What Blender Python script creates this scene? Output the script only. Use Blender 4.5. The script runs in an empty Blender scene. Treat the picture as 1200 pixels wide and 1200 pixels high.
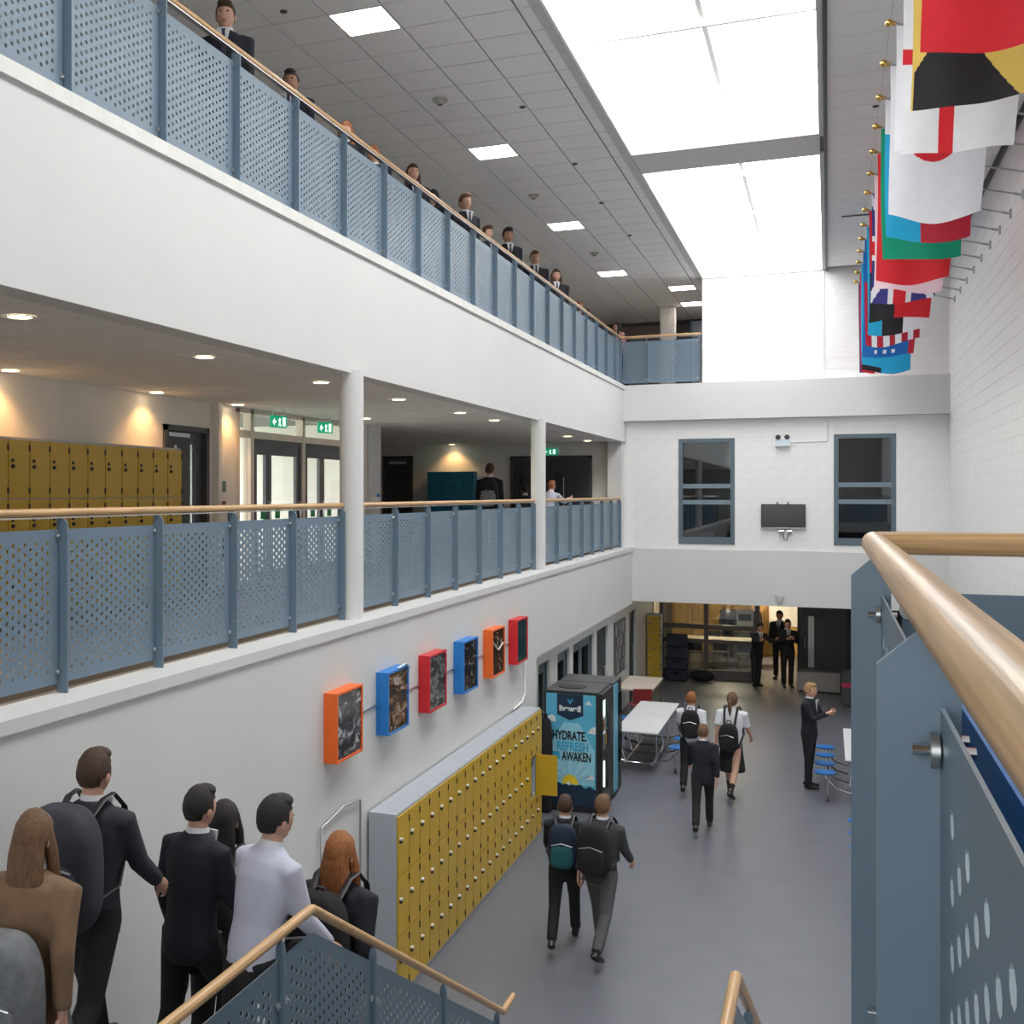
import bpy, bmesh, math, random
from mathutils import Vector, Matrix
random.seed(7)
R = math.radians
S = bpy.context.scene
COL = S.collection

# ------------------------------------------------------------------ camera
# world: X across the atrium, Y along it away from the camera, Z up, ground floor at z = 0
EYE = 4.88
FPX, PPX, PPY, VPX = 1330.0, 400.0, 578.0, 970.0      # focal length and principal point on a 1200 x 1200 frame
cam_d = bpy.data.cameras.new('camera'); cam = bpy.data.objects.new('camera', cam_d); COL.objects.link(cam)
cam_d.sensor_width = 36.0; cam_d.sensor_fit = 'HORIZONTAL'
cam_d.lens = FPX/1200*36
cam_d.shift_x = (600-PPX)/1200; cam_d.shift_y = (PPY-600)/1200
cam_d.clip_start = 0.02; cam_d.clip_end = 300
cam.location = (0, 0, EYE)
cam.rotation_euler = (R(90), 0, math.atan((VPX-PPX)/FPX))
S.camera = cam

# ------------------------------------------------------------------ world, large lights, exposure
w = bpy.data.worlds.new('overcast_sky'); S.world = w; w.use_nodes = True
wn = w.node_tree.nodes; bg = wn['Background']
bg.inputs[0].default_value = (1.0, 0.99, 0.98, 1); bg.inputs[1].default_value = 5.0
S.view_settings.view_transform = 'Standard'; S.view_settings.look = 'None'
S.view_settings.gamma = 1.0; S.view_settings.use_curve_mapping = False
S.view_settings.exposure = 0.75

# ------------------------------------------------------------------ materials
MATS = {}
def mat(name, rgb, rough=0.6, metal=0.0, var=0.06, scale=6.0, bump=0.0, bscale=40.0, emit=None, estr=0, stretch=None, coat=0, sheen=0):
    if name in MATS: return MATS[name]
    m = bpy.data.materials.new(name); m.use_nodes = True; MATS[name] = m
    nt = m.node_tree; b = nt.nodes['Principled BSDF']
    b.inputs['Roughness'].default_value = rough; b.inputs['Metallic'].default_value = metal
    if coat: b.inputs['Coat Weight'].default_value = coat
    if sheen: b.inputs['Sheen Weight'].default_value = sheen
    tc = nt.nodes.new('ShaderNodeTexCoord'); mp = nt.nodes.new('ShaderNodeMapping')
    if stretch: mp.inputs['Scale'].default_value = stretch
    nt.links.new(tc.outputs['Object'], mp.inputs['Vector'])
    if var > 0:
        n = nt.nodes.new('ShaderNodeTexNoise'); n.inputs['Scale'].default_value = scale; n.inputs['Detail'].default_value = 4
        r = nt.nodes.new('ShaderNodeValToRGB')
        r.color_ramp.elements[0].position = 0.3; r.color_ramp.elements[1].position = 0.7
        r.color_ramp.elements[0].color = tuple(c*(1-var) for c in rgb)+(1,)
        r.color_ramp.elements[1].color = tuple(min(1, c*(1+var)) for c in rgb)+(1,)
        nt.links.new(mp.outputs[0], n.inputs['Vector']); nt.links.new(n.outputs[0], r.inputs[0]); nt.links.new(r.outputs[0], b.inputs['Base Color'])
    else:
        b.inputs['Base Color'].default_value = tuple(rgb)+(1,)
    if bump > 0:
        n2 = nt.nodes.new('ShaderNodeTexNoise'); n2.inputs['Scale'].default_value = bscale; n2.inputs['Detail'].default_value = 3
        bp = nt.nodes.new('ShaderNodeBump'); bp.inputs['Strength'].default_value = bump; bp.inputs['Distance'].default_value = 0.01
        nt.links.new(mp.outputs[0], n2.inputs['Vector']); nt.links.new(n2.outputs[0], bp.inputs['Height']); nt.links.new(bp.outputs[0], b.inputs['Normal'])
    if emit:
        b.inputs['Emission Color'].default_value = tuple(emit)+(1,); b.inputs['Emission Strength'].default_value = estr
    return m
def glassmat(name, tint, refl=0.08, rough=0.02):
    m = bpy.data.materials.new(name); m.use_nodes = True; MATS[name] = m
    nt = m.node_tree; nt.nodes.clear()
    o = nt.nodes.new('ShaderNodeOutputMaterial'); t = nt.nodes.new('ShaderNodeBsdfTransparent'); g = nt.nodes.new('ShaderNodeBsdfGlossy')
    mx = nt.nodes.new('ShaderNodeMixShader'); mx.inputs[0].default_value = refl
    t.inputs[0].default_value = tuple(tint)+(1,); g.inputs['Roughness'].default_value = rough
    nt.links.new(t.outputs[0], mx.inputs[1]); nt.links.new(g.outputs[0], mx.inputs[2]); nt.links.new(mx.outputs[0], o.inputs[0])
    return m
def clothmat(name, rgb, trans=0.35):
    m = mat(name, rgb, 0.8, 0, 0.05, 9)
    nt = m.node_tree; b = nt.nodes['Principled BSDF']; o = nt.nodes['Material Output']
    t = nt.nodes.new('ShaderNodeBsdfTranslucent'); t.inputs[0].default_value = tuple(rgb)+(1,)
    mx = nt.nodes.new('ShaderNodeMixShader'); mx.inputs[0].default_value = trans
    nt.links.new(b.outputs[0], mx.inputs[1]); nt.links.new(t.outputs[0], mx.inputs[2]); nt.links.new(mx.outputs[0], o.inputs[0])
    return m

WALL = mat('wall_paint_white', (0.67, 0.668, 0.66), 0.6, 0, 0.02, 1.2, 0.05, 60)
BLOCK = mat('painted_block', (0.86, 0.85, 0.835), 0.55, 0, 0.03, 3, 0.12, 50)
MORTAR = mat('painted_joint', (0.78, 0.77, 0.755), 0.8, 0, 0.03, 5)
TILE = mat('ceiling_tile', (0.88, 0.87, 0.865), 0.9, 0, 0.04, 18, 0.25, 220)
GRID = mat('ceiling_grid_gap', (0.22, 0.22, 0.22), 0.8, 0, 0.05)
FLOOR = mat('grey_vinyl_floor', (0.142, 0.152, 0.180), 0.38, 0, 0.07, 2.5, 0.03, 120)
CARPET = mat('gallery_vinyl', (0.20, 0.175, 0.16), 0.6, 0, 0.06, 5)
STAIR = mat('stair_tread_vinyl', (0.30, 0.30, 0.31), 0.6, 0, 0.06, 8)
SLATE = mat('slate_blue_steel', (0.138, 0.200, 0.265), 0.42, 0.0, 0.03, 4, 0.02, 90)
SLATEF = mat('slate_frame', (0.11, 0.15, 0.18), 0.45, 0, 0.04, 4)
DARKDOOR = mat('charcoal_door', (0.045, 0.048, 0.055), 0.45, 0, 0.06, 5)
WOOD = mat('varnished_beech', (0.56, 0.34, 0.155), 0.36, 0, 0.26, 34, 0.05, 60, stretch=(4, 0.07, 4), coat=0.08)
WOODX = mat('varnished_beech_cross', (0.56, 0.34, 0.155), 0.36, 0, 0.26, 34, 0.05, 60, stretch=(0.07, 4, 4), coat=0.08)
CHROME = mat('chrome', (0.75, 0.75, 0.76), 0.15, 1.0, 0.02)
STEEL = mat('brushed_steel', (0.55, 0.56, 0.57), 0.35, 1.0, 0.05)
BLACK = mat('black_plastic', (0.015, 0.015, 0.017), 0.45, 0, 0.05)
DGREY = mat('dark_grey_plastic', (0.07, 0.07, 0.075), 0.5, 0, 0.05)
WHITE = mat('white_plastic', (0.82, 0.82, 0.80), 0.4, 0, 0.02)
YELLOW = mat('yellow_locker_enamel', (0.58, 0.365, 0.022), 0.38, 0, 0.05, 5, 0.03, 25)
BLUEL = mat('blue_locker_enamel', (0.02, 0.22, 0.36), 0.4, 0, 0.06, 5)
LGREY = mat('grey_locker_carcass', (0.42, 0.45, 0.50), 0.45, 0, 0.04, 8)
SEATB = mat('blue_stool_plastic', (0.012, 0.16, 0.52), 0.35, 0, 0.04)
TTOP = mat('white_laminate', (0.74, 0.75, 0.77), 0.35, 0, 0.02)
TCREAM = mat('cream_laminate', (0.70, 0.62, 0.52), 0.4, 0, 0.04)
REDP = mat('dark_red_plastic', (0.30, 0.03, 0.03), 0.4, 0, 0.06)
ORANGE = mat('orange_paint', (0.85, 0.14, 0.015), 0.4, 0, 0.04)
RED = mat('red_paint', (0.62, 0.015, 0.022), 0.4, 0, 0.04)
BLUE = mat('blue_paint', (0.015, 0.20, 0.60), 0.4, 0, 0.04)
BRASS = mat('polished_brass', (0.72, 0.47, 0.15), 0.2, 1.0, 0.05)
PINE = mat('pine_panelling', (0.52, 0.32, 0.12), 0.5, 0, 0.14, 5, 0.03, 30, stretch=(7, 7, 0.6))
LED = mat('led_panel_light', (0.9, 0.9, 0.9), 0.5, 0, 0, emit=(1, 0.96, 0.90), estr=9)
WARMLED = mat('warm_downlight_lens', (0.9, 0.85, 0.75), 0.5, 0, 0, emit=(1, 0.80, 0.52), estr=7)
TUBEL = mat('vending_light_tube', (0.8, 0.9, 0.85), 0.4, 0, 0, emit=(0.75, 1, 0.86), estr=1.6)
SIGNG = mat('lit_green_sign', (0.0, 0.35, 0.17), 0.4, 0, 0, emit=(0.0, 0.50, 0.26), estr=0.25)
SIGNW = mat('lit_white_symbol', (0.8, 0.85, 0.8), 0.4, 0, 0, emit=(0.8, 1, 0.9), estr=0.6)
SCREEN = mat('dark_screen', (0.012, 0.012, 0.016), 0.2, 0, 0)
PAPER = mat('white_paper', (0.78, 0.78, 0.76), 0.8, 0, 0.03)
GLASS = glassmat('clear_glass', (0.93, 0.95, 0.95), 0.06)
GLASSD = glassmat('dark_tinted_glass', (0.52, 0.56, 0.58), 0.08)
GLASSB = glassmat('blue_reflecting_glass', (0.22, 0.34, 0.42), 0.14)
GRASS = mat('grass_green', (0.34, 0.42, 0.24), 0.9, 0, 0.3, 10, 0.3, 30)
LEAF = mat('hedge_leaf', (0.14, 0.22, 0.07), 0.8, 0, 0.35, 9)

# ------------------------------------------------------------------ mesh helpers
ORD = ['first', 'second', 'third', 'fourth', 'fifth', 'sixth', 'seventh', 'eighth', 'ninth', 'tenth', 'eleventh', 'twelfth', 'thirteenth', 'fourteenth', 'fifteenth', 'sixteenth', 'seventeenth', 'eighteenth', 'nineteenth']
class MB:
    def __init__(s): s.v = []; s.f = []; s.m = []
    def add(s, vs, fs, mi=0):
        o = len(s.v); s.v += [tuple(v) for v in vs]; s.f += [tuple(i+o for i in f) for f in fs]; s.m += [mi]*len(fs); return s
    def box(s, x0, x1, y0, y1, z0, z1, mi=0):
        x0, x1 = min(x0, x1), max(x0, x1); y0, y1 = min(y0, y1), max(y0, y1); z0, z1 = min(z0, z1), max(z0, z1)
        return s.add([(x0,y0,z0),(x1,y0,z0),(x1,y1,z0),(x0,y1,z0),(x0,y0,z1),(x1,y0,z1),(x1,y1,z1),(x0,y1,z1)],
            [(0,3,2,1),(4,5,6,7),(0,1,5,4),(1,2,6,5),(2,3,7,6),(3,0,4,7)], mi)
    def prism(s, poly, axis, a0, a1, mi=0):
        n = len(poly)
        def P(p, a): return {'x': (a, p[0], p[1]), 'y': (p[0], a, p[1]), 'z': (p[0], p[1], a)}[axis]
        vs = [P(p, a0) for p in poly]+[P(p, a1) for p in poly]
        fs = [tuple(range(n))[::-1], tuple(range(n, 2*n))]+[(i, (i+1) % n, n+(i+1) % n, n+i) for i in range(n)]
        return s.add(vs, fs, mi)
    def tube(s, pts, r, n=10, mi=0, ry=None, side=None, ring=None):
        pts = [Vector(p) for p in pts]; k = len(pts)
        rr = r if isinstance(r, (list, tuple)) else [r]*k
        r2 = rr if ry is None else (ry if isinstance(ry, (list, tuple)) else [ry]*k)
        vs = []; sd = Vector(side) if side else None
        for i, p in enumerate(pts):
            a = (pts[min(i+1, k-1)]-pts[max(i-1, 0)]).normalized()
            if sd is None:
                h = Vector((0, 0, 1)) if abs(a.z) < 0.95 else Vector((1, 0, 0))
                sd = a.cross(h).normalized()
            u = (sd-a*sd.dot(a)).normalized(); sd = u; w_ = a.cross(u)
            for j in range(n):
                t = 2*math.pi*j/n; vs.append(p+u*(rr[i]*math.cos(t))+w_*(r2[i]*math.sin(t)))
        fs = [(i*n+j, i*n+(j+1) % n, (i+1)*n+(j+1) % n, (i+1)*n+j) for i in range(k-1) for j in range(n)]
        fs += [tuple(range(n))[::-1], tuple(range((k-1)*n, k*n))]
        return s.add(vs, fs, mi)
    def sphere(s, c, r, nu=12, nv=8, mi=0, fn=None):
        rx, ry, rz = r if isinstance(r, (list, tuple)) else (r, r, r)
        vs = []
        for i in range(nv+1):
            p = math.pi*i/nv
            for j in range(nu):
                t = 2*math.pi*j/nu; d = Vector((math.sin(p)*math.cos(t), math.sin(p)*math.sin(t), math.cos(p)))
                q = Vector((d.x*rx, d.y*ry, d.z*rz))
                if fn: q = fn(d, q)
                vs.append((c[0]+q[0], c[1]+q[1], c[2]+q[2]))
        fs = [(i*nu+j, (i+1)*nu+j, (i+1)*nu+(j+1) % nu, i*nu+(j+1) % nu) for i in range(nv) for j in range(nu)]
        return s.add(vs, fs, mi)
    def wall(s, axis, a0, a1, u0, u1, z0, z1, holes=(), mi=0):
        us = sorted({u0, u1, *[max(u0, min(u1, h[i])) for h in holes for i in (0, 1)]})
        zs = sorted({z0, z1, *[max(z0, min(z1, h[i])) for h in holes for i in (2, 3)]})
        for i in range(len(us)-1):
            for j in range(len(zs)-1):
                um, zm = (us[i]+us[i+1])/2, (zs[j]+zs[j+1])/2
                if any(h[0] < um < h[1] and h[2] < zm < h[3] for h in holes): continue
                if axis == 'x': s.box(a0, a1, us[i], us[i+1], zs[j], zs[j+1], mi)
                elif axis == 'y': s.box(us[i], us[i+1], a0, a1, zs[j], zs[j+1], mi)
                else: s.box(us[i], us[i+1], zs[j], zs[j+1], a0, a1, mi)
        return s
    def mesh(s, name, mats, smooth=False):
        me = bpy.data.meshes.new(name); me.from_pydata(s.v, [], s.f)
        if not isinstance(mats, (list, tuple)): mats = [mats]
        for m in mats: me.materials.append(m)
        me.polygons.foreach_set('material_index', s.m)
        bm = bmesh.new(); bm.from_mesh(me)
        if smooth: bmesh.ops.remove_doubles(bm, verts=bm.verts, dist=1e-5)
        bmesh.ops.recalc_face_normals(bm, faces=bm.faces); bm.to_mesh(me); bm.free()
        if smooth:
            me.shade_smooth(); me.set_sharp_from_angle(angle=R(45))
        me.update(); return me
    def build(s, name, mats, parent=None, smooth=False):
        return link(name, s.mesh(name, mats, smooth), parent)
def link(name, me, parent=None, loc=None, rz=None, scale=None):
    o = bpy.data.objects.new(name, me); COL.objects.link(o)
    if parent: o.parent = parent
    if loc: o.location = loc
    if rz: o.rotation_euler = (0, 0, rz)
    if scale: o.scale = scale
    return o
def tag(o, label, cat, group=None, kind=None):
    if label: o['label'] = label
    if cat: o['category'] = cat
    if group: o['group'] = group
    if kind: o['kind'] = kind
    return o
def thing(name, label, cat, loc=(0, 0, 0), rz=0, group=None, kind=None):
    o = link(name, None, None, loc, rz); o.empty_display_size = 0.1
    return tag(o, label, cat, group, kind)
def struct(name, mb, m, label, cat, smooth=False):
    return tag(mb.build(name, m, None, smooth), label, cat, kind='structure')
def copy_tree(o, parent=None):
    c = o.copy(); COL.objects.link(c); c.parent = parent
    for ch in o.children: copy_tree(ch, c)
    return c
def lathe(mb, c, prof, n=16, mi=0):
    k = len(prof); vs = []
    for r, z in prof:
        for j in range(n):
            t = 2*math.pi*j/n; vs.append((c[0]+r*math.cos(t), c[1]+r*math.sin(t), c[2]+z))
    fs = [(i*n+j, i*n+(j+1) % n, (i+1)*n+(j+1) % n, (i+1)*n+j) for i in range(k-1) for j in range(n)]
    fs += [tuple(range(n))[::-1], tuple(range((k-1)*n, k*n))]
    return mb.add(vs, fs, mi)
def portal(name, loc, rot, sx, sy):
    d = bpy.data.lights.new(name, 'AREA'); d.shape = 'RECTANGLE'; d.size = sx; d.size_y = sy; d.cycles.is_portal = True
    o = bpy.data.objects.new(name, d); COL.objects.link(o); o.location = loc; o.rotation_euler = rot; return o

# ------------------------------------------------------------------ levels
XW = -4.10          # lower left wall face
XU = -4.26          # upper fascia face
XR = 2.31           # right wall
YF = 26.5           # far wall
YB = -6.0           # wall behind the camera
Z1, Z2, ZS, ZC = 3.65, 7.33, 6.06, 9.70     # gallery floor, upper floor, soffit, top ceiling
XG = -7.40          # gallery back wall
SKX0, SKX1 = -2.58, -0.10

portal('rooflight_portal', ((SKX0+SKX1)/2, 14.6, 10.42), (0, 0, 0), 2.5, 23.6)

# ================================================================== STRUCTURE
fl = MB(); fl.box(-4.6, 2.6, YB-.2, 31.5, -.2, 0); fl.box(-4.6, 2.6, 31.5, 37, -.2, 0)
struct('floor', fl, FLOOR, 'grey vinyl floor of the ground level atrium', 'floor')

RZ = 2.36
wl = MB(); wl.box(XW-.3, XW, YB, 17.15, 0, Z1-.08)
wl.box(XW-.3, XW, 17.15, YF, RZ, Z1-.08)
RX = -4.26
OPEN = [(17.95, 18.75, 0, 2.12), (19.35, 20.35, 0.0, 2.12), (20.65, 22.65, 0.0, 2.12), (22.95, 24.2, 0, 2.12), (27.0, 27.95, 0, 2.1)]
wl.wall('x', RX-.2, RX, 17.15, 31.3, 0, RZ+.1, OPEN)
struct('wall_left', wl, WALL, 'white plastered wall below the left gallery with door recess at its end', 'wall')
for i, (y0, y1, z0, z1) in enumerate(OPEN):
    d = thing('door_%d' % (i+1), ['dark narrow glazed door beside the vending machine', 'dark glazed door behind the vending machine top', 'wide dark glazed double door in the left recess', 'plain charcoal door next to the picture board', 'charcoal door at the corner beside the tall yellow locker'][i], 'door', (RX-.1, (y0+y1)/2, 0), kind='structure')
    wd = y1-y0; fr = MB()
    for yy in (-wd/2, wd/2-.05): fr.box(-.08, .06, yy, yy+.05, 0, z1)
    fr.box(-.08, .06, -wd/2, wd/2, z1-.05, z1); fr.build('frame', SLATEF, d)
    leaves = 2 if i == 2 else 1
    for k in range(leaves):
        a = -wd/2+.05+(wd-.1)*k/leaves; b = a+(wd-.1)/leaves
        lf = MB()
        if i in (3, 4): lf.box(-.02, .03, a+.005, b-.005, .01, z1-.055)
        else: lf.wall('x', -.02, .03, a+.005, b-.005, .01, z1-.055, [(a+.12, b-.12, .25, z1-.2)])
        l_ = lf.build('leaf', SLATEF if i not in (3, 4) else DARKDOOR, d)
        if i not in (3, 4): MB().box(0, .012, a+.12, b-.12, .25, z1-.2).build('pane', GLASSD, l_)
        h = MB(); yy = b-.09 if k == 0 else a+.07; h.tube([(.03, yy, .9), (.075, yy, .9), (.075, yy, 1.25), (.03, yy, 1.25)], .012, 8)
        h.build('handle', STEEL, l_, True)
# dark rooms behind the left recess
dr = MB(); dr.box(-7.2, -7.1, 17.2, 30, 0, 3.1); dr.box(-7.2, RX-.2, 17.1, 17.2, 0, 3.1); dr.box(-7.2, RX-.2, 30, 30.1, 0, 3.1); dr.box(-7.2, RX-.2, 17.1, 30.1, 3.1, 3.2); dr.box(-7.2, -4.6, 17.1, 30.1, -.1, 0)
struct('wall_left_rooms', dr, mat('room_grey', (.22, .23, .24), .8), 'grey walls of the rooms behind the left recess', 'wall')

# gallery slab + ledge
gs = MB(); gs.box(-11.5, XW-.31, YB, YF, Z1-.45, Z1-.08, 0); gs.box(-11.5, -4.42, YB, YF, Z1-.08, Z1-.002, 1)
struct('floor_gallery', gs, [WALL, CARPET], 'brown floor of the first floor gallery', 'floor')
lg = MB(); lg.box(-4.44, XW+.025, YB, YF, Z1-.08, Z1)
struct('trim_1', lg, WALL, 'white projecting ledge under the first floor gallery railings', 'ledge')
# upper slab fascia
us = MB(); us.box(XU-.22, XU, YB, YF, ZS-.01, Z2-.10, 0); us.box(-9.2, XU-.22, YB, 34, Z2-.40, Z2-.10, 0); us.box(XU-.22, SKX0, YF+.2, 34, Z2-.4, Z2-.1, 0)
us.box(-9.2, XU-.14, YB, 34, Z2-.10, Z2, 1); us.box(XU-.14, SKX0, YF+.12, 34, Z2-.1, Z2, 1)
struct('wall_left_fascia', us, [WALL, mat('pale_upper_vinyl', (.62, .60, .57), .6, 0, .05, 4)], 'white deep fascia band of the top gallery floor', 'wall')
tr = MB(); tr.box(XU-.14, XU+.03, YB, YF+.12, Z2-.10, Z2-.005); struct('trim_2', tr, mat('ledge_offwhite', (.72, .71, .68), .5), 'off-white edge strip along the top of the fascia', 'trim')

# gallery back wall with a door and entrance glazing
ENT0, ENT1 = 13.62, 17.9
gb = MB(); gb.wall('x', XG-.2, XG, YB, 18.4, Z1, ZS+.05, [(11.78, 12.86, Z1, 5.72), (ENT0, ENT1, Z1, ZS-.02)])
gb.box(-11.5, XG-.2, 18.2, 18.4, Z1, ZS+.05); gb.box(-11.5, -11.3, 18.4, YF, Z1, ZS+.05)
gb.box(XG-.01, XG+.10, 12.98, 13.06, Z1, ZS)
struct('wall_gallery', gb, mat('wall_paint_cream', (.78, .74, .68), .65, 0, .03, 2), 'cream back wall of the first floor gallery', 'wall')
MB().box(XG-.001, XG+.16, 18.0, 18.75, Z1, ZS+.03)
pier = MB(); pier.box(XG-.2, XG+.05, 18.4, 18.95, Z1, ZS+.03)
struct('wall_gallery_pier', pier, WALL, 'white square pier standing at the end of the gallery back wall', 'pier')
# outside by the entrance
og = MB(); og.box(-60, -7.7, 2, 48, Z1-.3, Z1-.03); struct('floor_outside', og, GRASS, 'grass outside the entrance doors', 'grass')
pv = MB(); pv.box(-11, -7.62, 12, 18.1, Z1-.03, Z1); struct('floor_porch', pv, mat('pale_paving', (.66, .66, .64), .8, 0, .1, 6), 'pale paving outside the entrance doors', 'paving')
for i, (hx, hy, hw) in enumerate([(-24, 27, 2.5), (-19, 36, 2.5)]):
    hb = MB()
    for k in range(34):
        c = (hx+random.uniform(-1.2, 1.2), hy+random.uniform(-hw, hw), Z1+random.uniform(.2, 1.7))
        ph = random.random()*6
        hb.sphere(c, random.uniform(.35, .6), 10, 7, fn=lambda d, q, ph=ph: q*(1+.18*math.sin(7*d.x+ph)*math.sin(6*d.y)*math.cos(8*d.z+ph)))
    tag(hb.build('hedge', LEAF), ['leafy green hedge seen through the left entrance doors', 'smaller green shrub seen through the right entrance doors'][i], 'hedge')

# entrance glazing (window_1)
eg = thing('window_1', 'glazed entrance screen with grey-framed double doors and cream posts', 'entrance', (XG-.05, ENT0, Z1), kind='structure')
CREAM = mat('cream_timber', (.72, .62, .52), .5, 0, .05)
DG = mat('grey_door_frame', (.09, .095, .105), .45)
HT = ZS-.02-Z1
for y in (0, .42, 2.12, ENT1-ENT0-.1): MB().box(-.06, .06, y, y+.10, 0, HT).build('post', CREAM, eg)
MB().box(-.06, .06, 0, ENT1-ENT0, HT-.05, HT).build('head', CREAM, eg)
MB().box(-.055, .055, 0, ENT1-ENT0, 2.0, 2.1).build('transom', CREAM, eg)
for a, b in ((.1, .42), (.52, 2.12), (2.22, ENT1-ENT0-.1)):
    MB().box(-.01, .01, a, b, 2.1, HT-.05).build('pane', GLASS, eg)
MB().box(-.01, .01, .1, .42, .1, 2.0).build('pane', GLASS, eg)
for a, b in ((.52, 2.12), (2.22, ENT1-ENT0-.1)):
    df = MB(); df.box(-.04, .04, a, b, 1.93, 2.0); df.box(-.04, .04, a, a+.06, 0, 1.93); df.box(-.04, .04, b-.06, b, 0, 1.93); df.build('door_frame', DG, eg)
    m_ = (a+b)/2
    for c, d in ((a+.06, m_-.28), (m_-.28, b-.06)):
        lf = MB(); lf.wall('x', -.025, .025, c, d, .01, 1.93, [(c+.09, d-.09, .12, 1.78)]); l_ = lf.build('leaf', DG, eg)
        MB().box(-.006, .006, c+.09, d-.09, .12, 1.78).build('pane', GLASS, l_)
        MB().box(.026, .03, c+.2, c+.36, .86, 1.0).build('green_sticker', mat('green_sticker', (.02, .30, .10), .5), l_)
        MB().tube([(.03, d-.05, .8), (.08, d-.05, .8), (.08, d-.05, 1.1), (.03, d-.05, 1.1)], .012, 8).build('pull_handle', STEEL, l_, True)
portal('entrance_portal', (XG-.3, (ENT0+ENT1)/2, Z1+1.2), (0, R(-90), 0), 2.4, 4.2)

# gallery inner door
d = thing('door_6', 'charcoal door standing half hidden behind the yellow gallery lockers', 'door', (XG, 12.32, Z1), kind='structure')
fr = MB(); fr.box(-.15, .03, -.54, -.47, 0, 2.07); fr.box(-.15, .03, .47, .54, 0, 2.07); fr.box(-.15, .03, -.54, .54, 2.0, 2.07); fr.build('frame', DGREY, d)
lf = MB(); lf.wall('x', -.08, -.035, -.47, .47, .01, 2.0, [(.16, .28, .7, 1.85)]); l_ = lf.build('leaf', DARKDOOR, d)
MB().box(-.065, -.055, .16, .28, .7, 1.85).build('vision_pane', GLASSD, l_)
MB().sphere((-.03, -.2, 1.8), (.008, .03, .03), 10, 6).build('door_sign', WHITE, l_, True)
MB().box(-.035, 0, -.4, .1, 1.93, 1.98).build('door_closer', STEEL, l_)

# soffit + tiles
TILEME = MB().box(-.292, .292, -.292, .292, 0, .015).mesh('tile', TILE)
def tiles(parent, xs, ys, z, px, py, skip=lambda x, y: False, mesh=TILEME):
    for x in xs:
        for y in ys:
            if skip(x, y): continue
            link('tile', mesh, parent, (x, y, z), scale=((px-.016)/.584, (py-.016)/.584, 1))
def tiles_stuff(parent, xs, ys, z, px, py):
    mb = MB()
    for x in xs:
        for y in ys: mb.box(x-px/2+.008, x+px/2-.008, y-py/2+.008, y+py/2-.008, z, z+.015)
    o = mb.build('tile_field', TILE, parent); o['kind'] = 'stuff'; return o
so = MB(); so.box(-11.5, XU-.22, YB, YF, ZS+.018, ZS+.06)
sof = struct('ceiling_gallery', so, GRID, 'tiled ceiling above the first floor gallery', 'ceiling')
tiles(sof, [XU-.22-.3-.58*k for k in range(5)], [4.2+.6*k for k in range(37)], ZS, .58, .6)
tiles_stuff(sof, [XU-.22-.3-.58*k for k in range(5, 12)], [18.6+.6*k for k in range(13)], ZS, .58, .6)
tiles_stuff(sof, [XU-.22-.3-.58*k for k in range(5)], [-5.4+.6*k for k in range(16)], ZS, .58, .6)

# top ceiling
tc_ = MB(); tc_.wall('z', ZC+.02, ZC+.3, -9.2, 2.6, YB, 34, [(SKX0, SKX1, 2.8, 16.53), (SKX0, SKX1, 17.54, YF)])
ceil = struct('ceiling', tc_, GRID, 'grey tiled suspended ceiling over the top gallery and flags', 'ceiling')
PY = .604; YS0 = 10.46
LIGHTS = [(-4.345, YS0+PY*.5+PY*8*k) for k in range(-1, 4)]+[(-3.145, 27.7), (-3.145, 30.1)]
xs = [-4.345+.6*k for k in range(-4, 3)]; ys = [YS0+PY*(k+.5) for k in range(-4, 37)]
LSET = [(x, YS0+PY*(round((y-YS0)/PY-.5)+.5)) for x, y in LIGHTS]
def isl(x, y): return any(abs(x-a) < .1 and abs(y-b) < .1 for a, b in LSET)
tiles(ceil, xs, ys, ZC, .6, PY, lambda x, y: isl(x, y))
tiles(ceil, [-2.71], ys, ZC, .26, PY)
tiles_stuff(ceil, [-4.345+.6*k for k in range(-8, -4)], ys, ZC, .6, PY)
tiles_stuff(ceil, [-4.345+.6*k for k in range(-8, 3)], [YS0+PY*(k+.5) for k in range(-26, -4)], ZC, .6, PY)
xr = [.29, .89, 1.49, 2.02]
tiles(ceil, xr[:3], [9.2+.6*k for k in range(29)], ZC, .612, .606)
tiles(ceil, xr[3:], [9.2+.6*k for k in range(29)], ZC, .462, .606)
tiles_stuff(ceil, xr[:3], [-5+.6*k for k in range(24)], ZC, .6, .6)
# rooflight shaft and panes
sk = MB()
for (a, b) in ((2.8, 16.53), (17.54, YF)):
    sk.box(SKX0-.12, SKX0+.01, a-.1, b+.1, ZC-.002, ZC+.62); sk.box(SKX1-.01, SKX1+.05, a-.1, b+.1, ZC-.002, ZC+.62)
    sk.box(SKX0, SKX1, a-.1, a+.01, ZC+.001, ZC+.76); sk.box(SKX0, SKX1, b-.01, b+.1, ZC+.001, ZC+.76)
sk.box(SKX0, SKX1, 16.6, 17.47, ZC-.003, ZC+.1)
struct('trim_3', sk, WALL, 'white lined shaft around the long rooflight', 'rooflight shaft')
st = MB(); st.box(SKX0-.12, SKX0-.005, 2.6, YF, ZC-.012, ZC+.02); struct('trim_4', st, mat('pale_grey_trim', (.55, .55, .53), .5), 'pale grey edge strip on the gallery side of the rooflight', 'trim')
st = MB(); st.box(SKX1+.052, SKX1+.085, 2.6, YF, ZC-.05, ZC+.02); struct('trim_5', st, mat('dark_gasket', (.05, .06, .07), .5), 'dark narrow strip on the flag side of the rooflight', 'trim')
st = MB(); st.box(SKX0, SKX1, YF-.03, YF-.005, ZC-.03, ZC+.02); struct('trim_6', st, MATS['pale_grey_trim'], 'thin grey strip where the rooflight meets the end wall', 'trim')
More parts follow.
